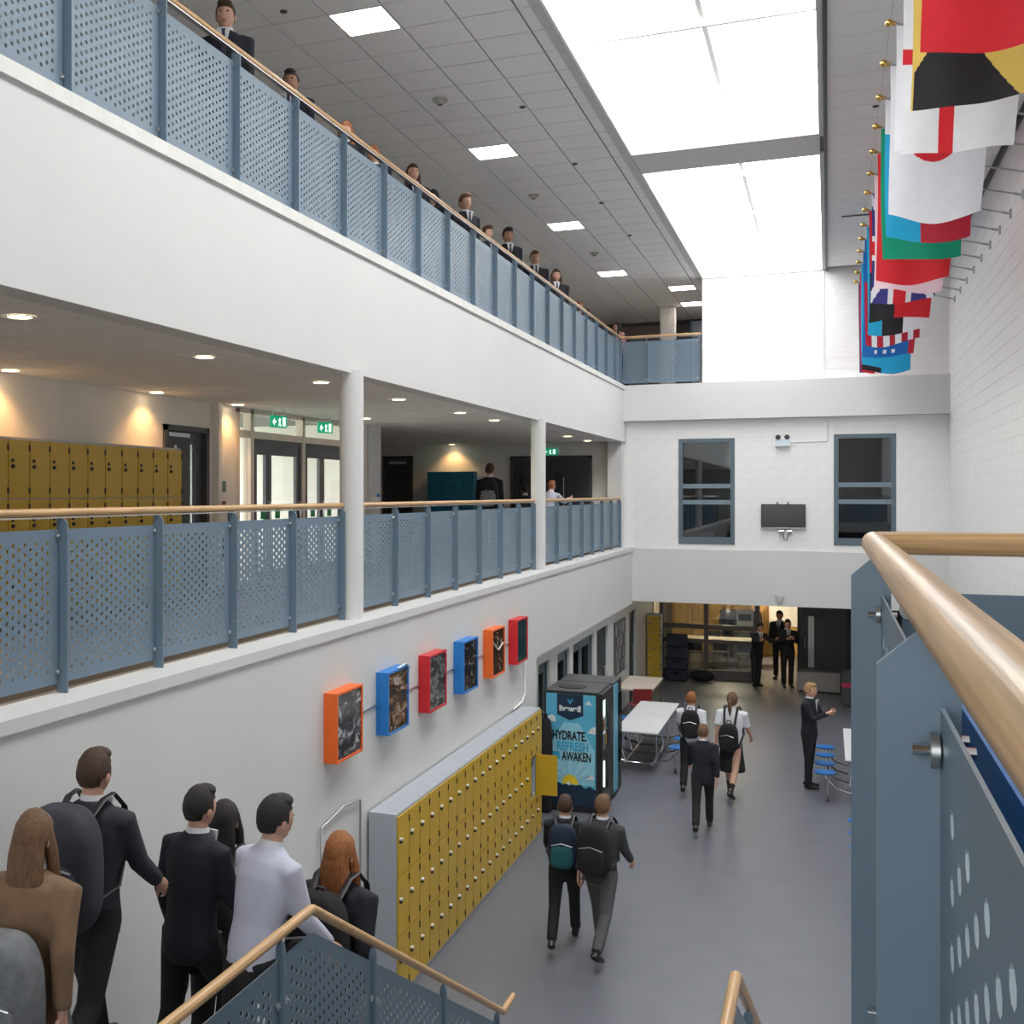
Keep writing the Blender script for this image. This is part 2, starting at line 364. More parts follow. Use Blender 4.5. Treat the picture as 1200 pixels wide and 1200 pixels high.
rf = thing('window_2', 'long overcast rooflight glazed in two bays above the atrium', 'rooflight', ((SKX0+SKX1)/2, 2.8, ZC+.6), kind='structure')
hw = (SKX1-SKX0)/2
for (a, b, n) in ((0, 13.73, 5), (14.74, 23.7, 3)):
    for k in range(n):
        y0 = a+(b-a)*k/n; y1 = a+(b-a)*(k+1)/n
        for sgn in (-1, 1):
            pn = MB(); pn.add([(0, y0, .12), (sgn*hw, y0, 0), (sgn*hw, y1, 0), (0, y1, .12)], [(0, 1, 2, 3)]); pn.build('pane', GLASS, rf)
        if k: MB().box(-hw, hw, y0-.03, y0+.03, 0, .10).build('glazing_bar', WHITE, rf)
MB().box(-.03, .03, 0, 13.73, .09, .13).build('ridge_bar', WHITE, rf)
MB().box(-.03, .03, 14.74, 23.7, .09, .13).build('ridge_bar', WHITE, rf)

# far wall: blockwork panels, beams
WIN = [(-3.09, -1.89, 3.74, 6.10), (.12, 1.32, 3.76, 6.14)]
wf = MB(); wf.wall('y', YF, YF+.2, XU, XR, 3.6, 6.52, WIN); wf.wall('y', YF, YF+.2, SKX0, XR, Z2-.2, ZC+.02)
wf.box(-11.5, XU, YF, YF+.2, Z1, ZS+.1)
wfar = struct('wall_far', wf, MORTAR, 'white painted blockwork end wall with two tall windows', 'wall')
BLK = MB().box(-.5, .5, -.004, .004, -.5, .5).mesh('block', BLOCK)
def blocks_y(parent, y, x0, x1, z0, z1, holes=()):
    row = 0; z = z0
    while z < z1-.03:
        zt = min(z+.219, z1); x = x0-(.22 if row % 2 else 0)
        while x < x1-.02:
            segs = [(max(x, x0), min(x+.444, x1))]
            for h in holes:
                ns = []
                for a, b in segs:
                    if zt <= h[2] or z >= h[3] or b <= h[0] or a >= h[1]: ns.append((a, b)); continue
                    if a < h[0]: ns.append((a, h[0]))
                    if b > h[1]: ns.append((h[1], b))
                segs = ns
            for a, b in segs:
                if b-a > .03: link('block', BLK, parent, ((a+b)/2, y, (z+zt)/2), scale=(b-a, 1, zt-z))
            x += .45
        z += .225; row += 1
blocks_y(wfar, YF-.001, XU, XR, 3.63, 6.50, [(a-.01, b+.01, c, d_) for a, b, c, d_ in WIN])
blocks_y(wfar, YF-.001, SKX0+.02, XR, Z2, ZC)
bm1 = MB(); bm1.box(XW, XR, YF-.06, YF+.3, 2.42, 3.62); bm1.box(XU, XR, YF-.22, YF+.2, 6.52, Z2)
struct('wall_far_beams', bm1, WALL, 'two smooth white beams crossing the end wall', 'beam')
for i, (a, b, c, d_) in enumerate(WIN):
    wo = thing('window_%d' % (i+3), ['tall slate-framed window left of the wall screen', 'tall slate-framed window right of the wall screen'][i], 'window', (a, YF+.05, c), kind='structure')
    W_, H_ = b-a, d_-c; fr = MB()
    fr.box(0, .09, -.06, .1, 0, H_); fr.box(W_-.09, W_, -.06, .1, 0, H_); fr.box(.09, W_-.09, -.06, .1, H_-.09, H_); fr.box(.09, W_-.09, -.06, .1, 0, .16); fr.build('frame', SLATEF, wo)
    for z in (.89, 1.25): MB().box(.09, W_-.09, -.05, .08, z, z+.1).build('transom', mat('slate_transom', (.17, .23, .27), .45), wo)
    for z0, z1 in ((.16, .89), (.99, 1.25), (1.35, H_-.09)): MB().box(.09, W_-.09, .0, .01, z0, z1).build('pane', GLASSB, wo)
pt = thing('plant_pot', 'white pot standing inside the left end-wall window', 'pot', (-2.5, YF+.36, 3.74)); pm = MB(); lathe(pm, (0, 0, 0), [(.10, 0), (.14, .25), (.15, .27), (.13, .27), (.12, .22)], 14); pm.build('pot', WHITE, pt, True)
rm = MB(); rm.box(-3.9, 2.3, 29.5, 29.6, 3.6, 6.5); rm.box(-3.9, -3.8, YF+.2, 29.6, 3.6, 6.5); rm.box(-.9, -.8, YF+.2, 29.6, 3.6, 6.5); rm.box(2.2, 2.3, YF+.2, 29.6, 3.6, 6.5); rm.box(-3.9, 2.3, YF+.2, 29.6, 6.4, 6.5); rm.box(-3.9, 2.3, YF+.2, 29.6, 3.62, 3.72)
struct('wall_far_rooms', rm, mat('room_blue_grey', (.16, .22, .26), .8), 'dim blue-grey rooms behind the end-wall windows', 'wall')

# right wall
wr = MB(); wr.box(XR+.004, XR+.25, YB, YF+.2, 0, ZC+.02)
wr.box(XR+.004, XR+.25, YF+.2, 31.5, 0, 2.5)
wright = struct('wall_right', wr, MORTAR, 'tall white painted blockwork wall behind the flags', 'wall')
BLX = MB().box(-.004, .004, -.5, .5, -.5, .5).mesh('block', BLOCK)
rest = MB(); cnt = 0
for row in range(43):
    z = .02+.225*row; zt = min(z+.219, ZC)
    y = YB-(.22 if row % 2 else 0)
    while y < YF:
        a, b = max(y, YB), min(y+.444, YF)
        if b-a > .03:
            if 15.2 < a < 21.2 and 3.7 < z < 8.6 and cnt < 300:
                link('block', BLX, wright, (XR+.002, (a+b)/2, (z+zt)/2), scale=(1, b-a, zt-z)); cnt += 1
            else: rest.box(XR-.002, XR+.006, a, b, z, zt)
        y += .45
ro = rest.build('block_field', BLOCK, wright); ro['kind'] = 'stuff'

# wall behind the camera with a tall unseen window added for daylight
wb = MB(); wb.wall('y', YB-.2, YB, -11.5, 2.6, 0, ZC+.3, [(-4.0, -.4, 4.2, 9.0)]); struct('wall_back', wb, WALL, 'white wall behind the stairs with an added tall window', 'wall')
bw = thing('window_5', 'added unseen tall window lighting the stair end', 'window', (-2.2, YB-.1, 4.2), kind='structure')
for k in range(4):
    MB().box(-1.8+.9*k+.03, -1.8+.9*(k+1)-.03, -.005, .005, .05, 4.75).build('pane', GLASS, bw)
    MB().box(-1.8+.9*k-.03, -1.8+.9*k+.03, -.05, .05, 0, 4.8).build('mullion', SLATEF, bw)
portal('added_window_portal', (-2.2, YB-.25, 6.6), (R(90), 0, 0), 3.6, 4.8)
# outer walls that close the galleries
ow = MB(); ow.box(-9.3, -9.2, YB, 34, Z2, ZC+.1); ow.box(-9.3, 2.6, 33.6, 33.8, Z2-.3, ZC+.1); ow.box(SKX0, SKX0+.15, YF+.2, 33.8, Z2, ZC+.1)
struct('wall_upper', ow, mat('wall_shaded_brown', (.36, .31, .29), .7), 'brown back walls of the top gallery, darkened for shade', 'wall')  # shade of the unlit far end is put into this brown
ow = MB(); ow.box(-11.6, -11.5, YB, YF+.2, Z1-.4, ZS+.1); ow.box(-11.5, XG-.2, 3, 3.2, Z1-.4, ZS+.1)
# columns
def column(x, y, z0, z1, r, label):
    mb = MB(); lathe(mb, (x, y, 0), [(r, z0), (r, z1)], 24)
    return tag(mb.build('column', WALL, None, True), label, 'column', kind='structure')
column(-4.30, 10.29, Z1, ZS+.02, .118, 'round white column on the ledge beside the entrance doors')
column(-4.30, 18.11, Z1, ZS+.02, .118, 'round white column on the ledge in front of the black double doors')
cc = MB(); cc.box(-4.62, -4.30, YF-.3, YF, Z1, ZS+.02); struct('column_square', cc, WALL, 'white square pier where the gallery meets the end wall', 'column')
cc = MB(); cc.box(-3.98, -3.62, 30.2, 30.55, Z2, ZC); struct('column_upper', cc, mat('cream_column', (.70, .66, .62), .6), 'pale square column on the top floor behind the corner railing', 'column')
gw = thing('window_6', 'blue-grey glazed screen on the top floor beside the pale column', 'window', (-2.95, 32.6, Z2), kind='structure')
MB().box(-.5, .36, 0, .02, 0, 2.3).build('pane', mat('blue_grey_glazing', (.42, .50, .62), .25), gw); MB().box(-.56, -.5, -.03, .05, 0, 2.35).build('frame', SLATEF, gw)

# ---------------- ground floor lobby beyond the beam
lb = MB(); lb.box(-4.6, 2.6, YF+.24, 37.2, 2.42, 2.55); struct('ceiling_lobby', lb, mat('lobby_ceiling', (.45, .44, .43), .8), 'low ceiling of the lobby under the end wall', 'ceiling')
lw = MB(); lw.box(-4.6, RX-.2, 30.0, 37, 0, 2.45); lw.box(-.70, 2.6, 31.3, 31.5, 0, 2.45); lw.box(-.72, -.64, 31.5, 37, 0, 2.45); struct('wall_lobby', lw, mat('lobby_charcoal', (.07, .072, .08), .6), 'charcoal lobby wall around the glazed study room', 'wall')
pw = MB(); pw.box(-4.6, -.6, 36.5, 36.7, 0, 2.45)
for k in range(7): pw.box(-4.4+.55*k, -4.4+.55*k+.535, 36.46, 36.5, 0.02, 2.42)
struct('wall_study', pw, PINE, 'pine panelled back wall of the study room', 'wall')
part_ = thing('window_7', 'grey framed glazed partition of the study room', 'partition', (-4.14, 31.3, 0), kind='structure')
PX = [0, 1.14, 2.41]
for x in PX: MB().box(x, x+.11, -.05, .05, 0, 2.42).build('post', mat('brown_grey_frame', (.115, .105, .10), .5), part_)
for a, b in ((.11, 1.14), (1.25, 2.41)):
    for z0, z1 in ((0, .24), (.93, 1.03), (1.30, 1.42), (2.36, 2.42)): MB().box(a, b, -.04, .04, z0, z1).build('rail', MATS['brown_grey_frame'], part_)
    for z0, z1 in ((.24, .93), (1.03, 1.30), (1.42, 2.36)): MB().box(a, b, -.006, .006, z0, z1).build('pane', GLASSD, part_)
wbd = MB(); wbd.box(-1.62, -.78, 36.40, 36.45, .9, 2.3); tag(wbd.build('whiteboard', mat('bright_board', (.85, .87, .92), .3)), 'bright white board on the pine wall seen through the study doorway', 'whiteboard')
d = thing('door_7', 'charcoal lobby door with a slim vertical vision panel', 'door', (-.1, 31.28, 0), kind='structure')
lf = MB(); lf.wall('y', -.03, .02, -.5, .48, .01, 2.1, [(-.36, -.22, .45, 1.75)]); l_ = lf.build('leaf', DARKDOOR, d)
MB().box(-.36, -.22, -.02, .0, .45, 1.75).build('vision_pane', mat('frosted_pane', (.75, .80, .80), .3), l_); MB().tube([(-.44, -.03, .95), (-.44, -.09, .95), (-.44, -.09, 1.2), (-.44, -.03, 1.2)], .012, 8).build('handle', STEEL, l_, True)
fr = MB(); fr.box(-.56, -.5, -.05, .02, 0, 2.16); fr.box(.48, .54, -.05, .02, 0, 2.16); fr.box(-.56, .54, -.05, .02, 2.1, 2.16); fr.build('frame', DGREY, d)
lamp = thing('ceiling_lamp', 'round ceiling lamp inside the study room', 'lamp', (-2.6, 34.2, 2.42)); pm = MB(); lathe(pm, (0, 0, -.05), [(.2, 0), (.22, .03), (.22, .05)], 16); pm.build('diffuser', mat('study_lamp', (.9, .85, .7), .5, emit=(1, .82, .55), estr=9), lamp, True)
pl = bpy.data.lights.new('study_lamp_light', 'POINT'); pl.energy = 170; pl.color = (1, .78, .48); pl.shadow_soft_size = .25; po = bpy.data.objects.new('study_lamp_light', pl); COL.objects.link(po); po.parent = lamp; po.location = (0, 0, -.35)

lamp = thing('ceiling_lamp', 'added square lamp panel in the lobby ceiling, hidden by the beam', 'lamp', (-1.6, 28.9, 2.42)); MB().box(-.3, .3, -.3, .3, -.02, 0).build('diffuser', mat('added_lobby_lamp', (.9, .86, .75), .5, emit=(1, .85, .62), estr=7), lamp)  # unseen panel added to brighten the lobby
# ---------------- doors on the far wall of the gallery
def far_door(name, x0, x1, ztop, label, leaves):
    d = thing(name, label, 'door', ((x0+x1)/2, YF-.01, Z1), kind='structure'); wd = x1-x0; h = ztop-Z1
    fr = MB(); fr.box(-wd/2, -wd/2+.07, -.06, 0, 0, h); fr.box(wd/2-.07, wd/2, -.06, 0, 0, h); fr.box(-wd/2, wd/2, -.06, 0, h-.07, h); fr.build('frame', DGREY, d)
    for k in range(leaves):
        a = -wd/2+.07+(wd-.14)*k/leaves; b = a+(wd-.14)/leaves
        lf = MB()
        if leaves == 2: lf.wall('y', -.04, 0, a+.004, b-.004, .01, h-.075, [(a+.12, a+.24, .6, 1.7)])
        else: lf.box(a, b, -.04, 0, .01, h-.075)
        l_ = lf.build('leaf', DARKDOOR, d)
        if leaves == 2:
            MB().box(a+.12, a+.24, -.03, -.01, .6, 1.7).build('vision_pane', GLASSD, l_)
            hx = b-.12 if k == 0 else a+.32
            MB().tube([(hx, -.04, .8), (hx, -.1, .8), (hx, -.1, 1.6), (hx, -.04, 1.6)], .016, 8).build('pull_handle', CHROME, l_, True)
        else:
            MB().box(a+.1, a+.55, -.09, -.04, h-.2, h-.13).build('door_closer', STEEL, l_); MB().tube([(b-.08, -.04, 1.0), (b-.08, -.1, 1.0), (b-.2, -.1, 1.0)], .012, 8).build('handle', STEEL, l_, True)
far_door('door_8', -10.2, -9.42, 5.80, 'single charcoal door with a closer left of the blue lockers', 1)
far_door('door_9', -6.95, -5.02, 5.76, 'wide black double doors at the gallery end', 2)

# ================================================================== STAIRS, LANDING, PLATFORM
RISE, GOING, YL = .1664, .29, 4.95
def flight(x0, x1, label):
    t = thing('staircase', label, 'staircase', ((x0+x1)/2, YL, 0), kind='structure'); hw_ = (x1-x0)/2
    for k in range(10):
        z = 1.83-RISE*(k+1)
        stp = MB(); stp.box(-hw_, hw_, GOING*k, GOING*(k+1), z-.19, z); stp.build('step', STAIR, t)
        MB().box(-hw_, hw_, GOING*(k+1)-.05, GOING*(k+1)+.004, z-.02, z+.003).build('nosing', mat('pale_nosing', (.5, .49, .45), .6), t)
    for x in (-hw_-.06, hw_):
        MB().prism([(0, 1.70), (0, 1.30), (2.35, 0), (2.95, 0), (2.95, .12)], 'x', x, x+.06).build('stringer', SLATE, t)
    MB().prism([(0, 1.45), (0, 1.25), (2.3, 0), (2.6, 0)], 'x', -hw_+.01, hw_-.01).build('soffit', WALL, t)
flight(-4.09, -2.33, 'left stair flight along the white wall, running down past the students')
flight(-.27, 1.6, 'right stair flight below the near railing')
ld = MB(); ld.box(-4.1, -2.27, 1.6, YL, 1.58, 1.83); ld.box(-.33, 2.3, 1.6, YL, 1.58, 1.83); ld.box(-4.1, 2.3, -1.0, 1.6, 1.58, 1.83)
struct('floor_landing', ld, STAIR, 'half landing floor of the stairs', 'floor')
pf = MB(); pf.box(.075, 2.31, YB, 2.79, Z1-.35, Z1); pf.box(-4.1, .075, YB, -1.3, Z1-.35, Z1)
struct('floor_platform', pf, mat('platform_vinyl', (.42, .43, .44), .5, 0, .05, 4), 'pale floor of the near first floor platform behind the railing', 'floor')

# ================================================================== RAILINGS
def perf(w, h, mg=.05, a=.052, p=.060, r=.0140, t=.002, hexa=8):
    mb = MB()
    nc = int((w-2*mg)/a); u0 = (w-nc*a)/2
    nr = int((h-2*mg)/p); v0 = (h-nr*p)/2
    def quad(ua, ub, va, vb):
        for s_ in (-t, t): mb.add([(s_, ua, va), (s_, ub, va), (s_, ub, vb), (s_, ua, vb)], [(0, 1, 2, 3)])
    quad(0, u0, 0, h); quad(w-u0, w, 0, h)
    for c in range(nc): quad(u0+a*c, u0+a*(c+1), 0, v0); quad(u0+a*c, u0+a*(c+1), h-v0, h)
    cs = [(math.cos(2*math.pi*(k+.5)/8), math.sin(2*math.pi*(k+.5)/8)) for k in range(8)]
    for c in range(nc):
        ua, ub = u0+a*c, u0+a*(c+1); odd = c % 2; n_ = nr-odd; vb0 = v0+(p/2 if odd else 0)
        if odd: quad(ua, ub, v0, v0+p/2); quad(ua, ub, h-v0-p/2, h-v0)
        for q in range(n_):
            va, vb = vb0+p*q, vb0+p*(q+1); uc, vc = (ua+ub)/2, (va+vb)/2
            ins = [(uc+r*x, vc+r*y) for x, y in cs]
            out = []
            for x, y in cs:
                k = 1/max(abs(x), abs(y)); out.append((uc+a/2*x*k*(1 if abs(x) >= abs(y) else 1), vc+p/2*y*k))
            out = [(ub, vc+p/2*.4142), (uc+a/2*.4142, vb), (uc-a/2*.4142, vb), (ua, vc+p/2*.4142), (ua, vc-p/2*.4142), (uc-a/2*.4142, va), (uc+a/2*.4142, va), (ub, vc-p/2*.4142)]
            cor = {0: (ub, vb), 2: (ua, vb), 4: (ua, va), 6: (ub, va)}
            for s_ in (-t, t):
                vs = [(s_, *z) for z in ins]+[(s_, *z) for z in out]; fs = []
                for k in range(8):
                    k2 = (k+1) % 8
                    if k in cor: vs.append((s_, *cor[k])); fs.append((k, 8+k, len(vs)-1, 8+k2, k2))
                    else: fs.append((k, 8+k, 8+k2, k2))
                mb.add(vs, fs)
            mb.add([(-t, *z) for z in ins]+[(t, *z) for z in ins], [(k, (k+1) % 8, 8+(k+1) % 8, 8+k) for k in range(8)], 1)
    for s0, s1 in (((0, 0), (w, 0)), ((w, 0), (w, h)), ((w, h), (0, h)), ((0, h), (0, 0))):
        mb.add([(-t, *s0), (t, *s0), (t, *s1), (-t, *s1)], [(0, 1, 2, 3)], 1)
    return mb
def nomerge(mb, name, m):
    me = bpy.data.meshes.new(name); me.from_pydata(mb.v, [], mb.f); me.materials.append(m); me.materials.append(CUT); me.polygons.foreach_set('material_index', mb.m); me.update(); return me
CUT = mat('pale_cut_edge', (.42, .48, .53), .4, 0, .05)  # hole walls and panel edges, paler than the slate faces
PANEL = nomerge(perf(1.03, .95), 'panel', SLATE)
FIN = {}
def fin(h):
    if h not in FIN:
        FIN[h] = MB().prism([(-.03, 0), (.047, 0), (.047, h-.066), (.006, h-.028), (-.03, h-.028)], 'y', -.006, .006).mesh('post', SLATE)
    return FIN[h]
cm = MB()
for s_ in (-1, 1):
    cm.tube([(s_*.004, 0, 0), (s_*.012, 0, 0)], .018, 12)
cm.tube([(-.028, 0, 0), (.028, 0, 0)], .006, 8, 1)
CLIP = cm.mesh('clip', [STEEL, CHROME], True)
def railing(label, loc, rz, posts, ends, h, first_panel=None, last_panel=None, wood=WOOD, group=None, hr=.025, clips=True, bar=True):
    t = thing('railing', label, 'railing', loc, rz, group)
    hm = MB(); hm.tube([(0, ends[0], h), (0, ends[1], h)], hr, 16); hm.build('handrail', wood, t, True)
    if bar: MB().box(-.02, .02, ends[0], ends[1], h-.036, h-.028).build('rail_bar', STEEL, t)
    for y in posts: link('post', fin(h), t, (0, y, 0))
    edges = list(posts)
    if first_panel is not None: edges = [first_panel]+edges
    if last_panel is not None: edges = edges+[last_panel]
    for a, b in zip(edges[:-1], edges[1:]):
        link('panel', PANEL, t, (-.012, a+.018, h-.105-.95), scale=(1, (b-a-.036)/1.03, 1))
        if clips:
            for y in (a+.03, b-.03):
                for z in (h-.145, h-.98): link('clip', CLIP, t, (-.012, y, z))
    return t
RH = 1.112
railing('slate perforated gallery railing in front of the yellow lockers', (-4.35, 0, Z1), 0, [10.13-1.092*k for k in range(8)][::-1], (1.5, 10.17), RH)
railing('slate perforated gallery railing between the two round white columns', (-4.35, 0, Z1), 0, [11.62, 12.72, 13.80, 14.88, 15.96, 17.0, 17.96], (10.41, 17.99), RH, first_panel=10.43)
railing('slate perforated gallery railing between the far round column and the end wall', (-4.35, 0, Z1), 0, [19.66, 20.76, 21.84, 22.9, 23.98, 25.08, 26.15], (18.22, 26.2), RH, first_panel=18.3)
railing('long slate perforated railing along the top gallery', (-4.36, 0, Z2), 0, [5.82+1.098*k for k in range(-3, 19)]+[26.36], (2.3, 26.42), RH)
railing('short slate perforated railing closing the top gallery at the end wall', (0, YF-.07, Z2), R(-90), [-3.78, -2.64], (-4.36, -2.6), RH, first_panel=-4.33, wood=WOOD)
# near railing: camera stands on its open side
HN = EYE-.109-Z1
nr = railing('near slate railing with a thick scuffed beech handrail', (.093, 0, Z1), R(180), [-2.66, -1.29, -.05, 1.1, 2.2], (-2.75, 2.6), HN, bar=False)
hm = MB(); hm.sphere((0, -2.75, HN), .025, 14, 8); hm.build('corner_joint', WOOD, nr, True)
railing('near cross railing running from the corner to the right wall', (0, 2.75, Z1), R(90), [-2.2, -1.15], (-2.29, -.10), HN, last_panel=-.13, wood=WOOD, bar=False)
bb = thing('blue_board', 'royal blue flat board leaning behind the near railing', 'board', (.17, 1.2, Z1))
MB().prism([(-.9, 0), (.82, 0), (.82, .90), (.78, .955), (-.9, .955)], 'x', -.012, .012).build('board', mat('royal_blue', (.02, .22, .66), .4), bb)
MB().box(-.02, .02, -.9, .82, 0, .03).build('foot_rail', STEEL, bb)

def stair_rail(x, label):
    t = thing('railing', label, 'railing', (x, 0, 0))
    yp, ye, zt, zb = 4.89, 8.34, 2.91, .975
    def g(y): return zt if y <= yp else zt+(zb-zt)*(min(y, ye)-yp)/(ye-yp)
    hm = MB(); hm.tube([(0, .3, zt), (0, yp-.015, zt), (0, yp, zt-.003), (0, yp+.02, g(yp+.02))]+[(0, ye-.02, g(ye-.02)), (0, ye, zb), (0, ye+.02, zb), (0, ye+.30, zb)], .024, 14)
    hm.build('handrail', WOOD, t, True)
    posts = [1.25, 2.35, 3.45, 4.56, 5.68, 6.90, 8.17]
    for y in posts:
        zf = 1.5 if y < YL else max(0, 1.83-RISE/GOING*(y-YL)-.12)
        pm = MB(); pm.tube([(0, y, zf), (0, y, g(y)-.07), (0, y, g(y)-.045), (0, y, g(y)-.03)], [.023, .023, .018, .008], 12); pm.build('post', SLATE, t, True)
    for a, b in zip(posts[:-1], posts[1:]):
        w_ = b-a-.05; mb = perf(w_, .90, .06)
        # cut shapes follow the rail: level beside the landing, raked along the flight
        us_ = [v[1] for v in mb.v]
        if a < yp < b:
            cut = yp-(a+.025)
        mb.v = [(v[0], v[1]+a+.025, v[2]+g(v[1]+a+.025)-.11-.90) for v in mb.v]
        link('panel', nomerge(mb, 'panel', SLATE), t)
        for y in (a+.04, b-.04):
            for z in (.2, .85): link('clip', CLIP, t, (0, y, g(y)-.11-z))
    return t
stair_rail(-2.25, 'slate stair railing with peaked beech handrail beside the crowded left flight')
stair_rail(-.345, 'slate stair railing with beech handrail on the right stair flight')

# ================================================================== LOCKERS
def locker(w, h, dpt, n, m, label, cat='locker', group=None, open_door=None, body=LGREY, lockstyle=0):
    t = thing('locker_column', label, cat, group=group)
    b = MB(); b.wall('x', -dpt, -.004, 0, w, 0, h, [] if open_door is None else [(.02, w-.02, .09+(h-.11)/n*open_door+.01, .09+(h-.11)/n*(open_door+1)-.01)])
    if open_door is not None: b.box(-dpt, -dpt+.01, 0, w, 0, h, 1)
    b.build('carcass', [body, DGREY], t)
    MB().box(-dpt+.02, -.03, .004, w-.004, -.0, .05).build('plinth', DGREY, t)
    dh = (h-.07)/n
    for k in range(n):
        z0 = .05+dh*k
        d = MB(); d.box(-.002, .014, .006, w-.006, z0+.005, z0+dh-.005)
        if open_door == k:
            o = link('door', MB().box(-.008, .008, -(w-.012), 0, z0+.005, z0+dh-.005).mesh('door', m), t, (.005, w-.006, 0)); o.rotation_euler = (0, 0, R(92))
            MB().sphere((.012, -w+.07, z0+dh*.55), (.006, .012, .014), 8, 6).build('lock', STEEL, o, True)
            continue
        o = d.build('door', m, t)
        lk = MB(); ly = .055; lz = z0+dh*.58
        if lockstyle == 0:
            lk.tube([(.014, ly, lz), (.034, ly, lz)], .022, 10, 0); lk.box(.014, .040, ly-.018, ly+.018, lz+.012, lz+.030, 1)
        else:
            lk.box(.014, .022, ly-.012, ly+.022, lz+.02, lz+.05, 0); lk.tube([(.014, ly+.005, lz-.02), (.03, ly+.005, lz-.02)], .02, 10, 0)
        lk.build('lock', [BLACK, WHITE], o, True)
        for z in (z0+dh*.14, z0+dh*.86): MB().box(.010, .022, w-.016, w+.004, z-.03, z+.03).build('hinge', BLACK, o)
    return t
LW, LY0, LX = .3122, 10.19, -3.79
proto = locker(LW, 1.80, .29, 3, YELLOW, 'yellow three-door locker column in the bank under the framed photographs', group='yellow lockers on the ground floor')
proto.location = (LX, LY0, 0)
for k in range(1, 19):
    y = LY0+LW*k
    if k == 17:
        o = locker(LW, 1.80, .29, 3, YELLOW, 'yellow locker column with its middle door swung wide open', open_door=1)
    else:
        o = copy_tree(proto); o['label'] = 'yellow three-door locker column under the framed photographs, %s from the vending machine' % ORD[18-k]
    o.location = (LX, y, 0)
proto['label'] = 'yellow three-door locker column with its grey end panel facing the stairs'
mid = locker(.31, 1.76, .34, 3, YELLOW, 'yellow three-door locker column against the first floor gallery wall', group='yellow lockers on the gallery', lockstyle=1)
mid.location = (-7.05, 11.31, Z1)
for k in range(1, 13):
    o = copy_tree(mid); o.location = (-7.05, 11.31-.31*k, Z1); o['label'] = 'yellow locker column on the gallery, %s from the charcoal door' % ORD[k]
mid['label'] = 'yellow locker column on the gallery, first from the charcoal door'
bl = locker(.29, 1.75, .32, 2, BLUEL, 'blue locker column beside the black gallery double doors', group='blue lockers on the gallery', body=BLUEL, lockstyle=1)
bl.location = (-8.94, YF-.34, Z1); bl.rotation_euler = (0, 0, R(-90))
for k in range(1, 4):
    o = copy_tree(bl); o.location = (-8.94+.29*k, YF-.34, Z1); o['label'] = 'blue locker column on the gallery, %s from the black double doors' % ORD[3-k]
bl['label'] = 'blue locker column on the gallery, fourth from the black double doors'
yl = locker(.34, 1.80, .3, 4, YELLOW, 'single tall yellow locker in the lobby corner by the study room'); yl.location = (-4.22, 29.6, 0); yl.rotation_euler = (0, 0, R(-90))

# ================================================================== FRAMED PHOTOGRAPHS AND CONDUIT
def photomat(name, cols, scale, seed):
    m = bpy.data.materials.new(name); m.use_nodes = True; nt = m.node_tree; b = nt.nodes['Principled BSDF']; b.inputs['Roughness'].default_value = .12
    tc = nt.nodes.new('ShaderNodeTexCoord'); mp = nt.nodes.new('ShaderNodeMapping'); mp.inputs['Location'].default_value = (seed, seed*2, seed*3); mp.inputs['Rotation'].default_value = (seed, .3, 0); mp.inputs['Scale'].default_value = (1, 1.6, 3.2)
    n = nt.nodes.new('ShaderNodeTexNoise'); n.inputs['Scale'].default_value = scale; n.inputs['Detail'].default_value = 2; n.inputs['Distortion'].default_value = 1.2
    r = nt.nodes.new('ShaderNodeValToRGB'); r.color_ramp.interpolation = 'EASE'
    e = r.color_ramp.elements
    while len(e) < len(cols): e.new(.5)
    for k, c in enumerate(cols): e[k].position = .32+.36*k/(len(cols)-1); e[k].color = c+(1,)
    nt.links.new(tc.outputs['Object'], mp.inputs[0]); nt.links.new(mp.outputs[0], n.inputs['Vector']); nt.links.new(n.outputs[0], r.inputs[0]); nt.links.new(r.outputs[0], b.inputs['Base Color'])
    return m
dk = (.015, .016, .02)
FR = [(ORANGE, 'orange', [dk, (.03, .03, .035), (.10, .10, .11), (.45, .47, .48)], 'dark photograph with a pale patch'),
      (BLUE, 'blue', [dk, (.06, .035, .02), (.22, .12, .06), (.45, .42, .40)], 'brown streaky photograph'),
      (RED, 'red', [dk, (.05, .06, .06), (.20, .22, .22), (.04, .04, .05)], 'grey streaked photograph'),
      (BLUE, 'blue', [dk, (.02, .02, .022), (.03, .03, .03), (.2, .2, .2)], 'near black photograph'),
      (ORANGE, 'orange', [dk, (.05, .02, .015), (.06, .03, .02), (.30, .22, .15)], 'dark brown photograph crossed by a pale line'),
      (RED, 'red', [(.01, .03, .04), (.015, .05, .06), (.02, .06, .08), (.05, .09, .1)], 'teal dark photograph')]
for k, (m, cn, cols, desc) in enumerate(FR):
    y = 9.17+1.263*k
    t = thing('picture_frame', '%s box frame on the wall with a %s' % (cn, desc), 'picture frame', (XW+.001, y, 2.49))
    f = MB(); f.wall('x', 0, .13, 0, .60, 0, .62, [(.02, .58, .02, .60)]); f.build('box_frame', m, t)
    MB().box(.02, .118, .02, .58, .02, .60).build('photograph', photomat('photo_%d' % k, cols, 3.2, 1.7*k+.4), t)
    if k == 4: MB().tube([(.122, .05, .45), (.122, .30, .33), (.122, .53, .40)], .008, 6).build('pale_line', WHITE, t)
    if k == 1:
        MB().tube([(.12, .30, .63), (.14, .45, .655), (.13, .59, .61), (.125, .6, .57)], .018, 8, ry=.006).build('peeling_film', mat('clear_film', (.7, .8, .85), .15), t, True)
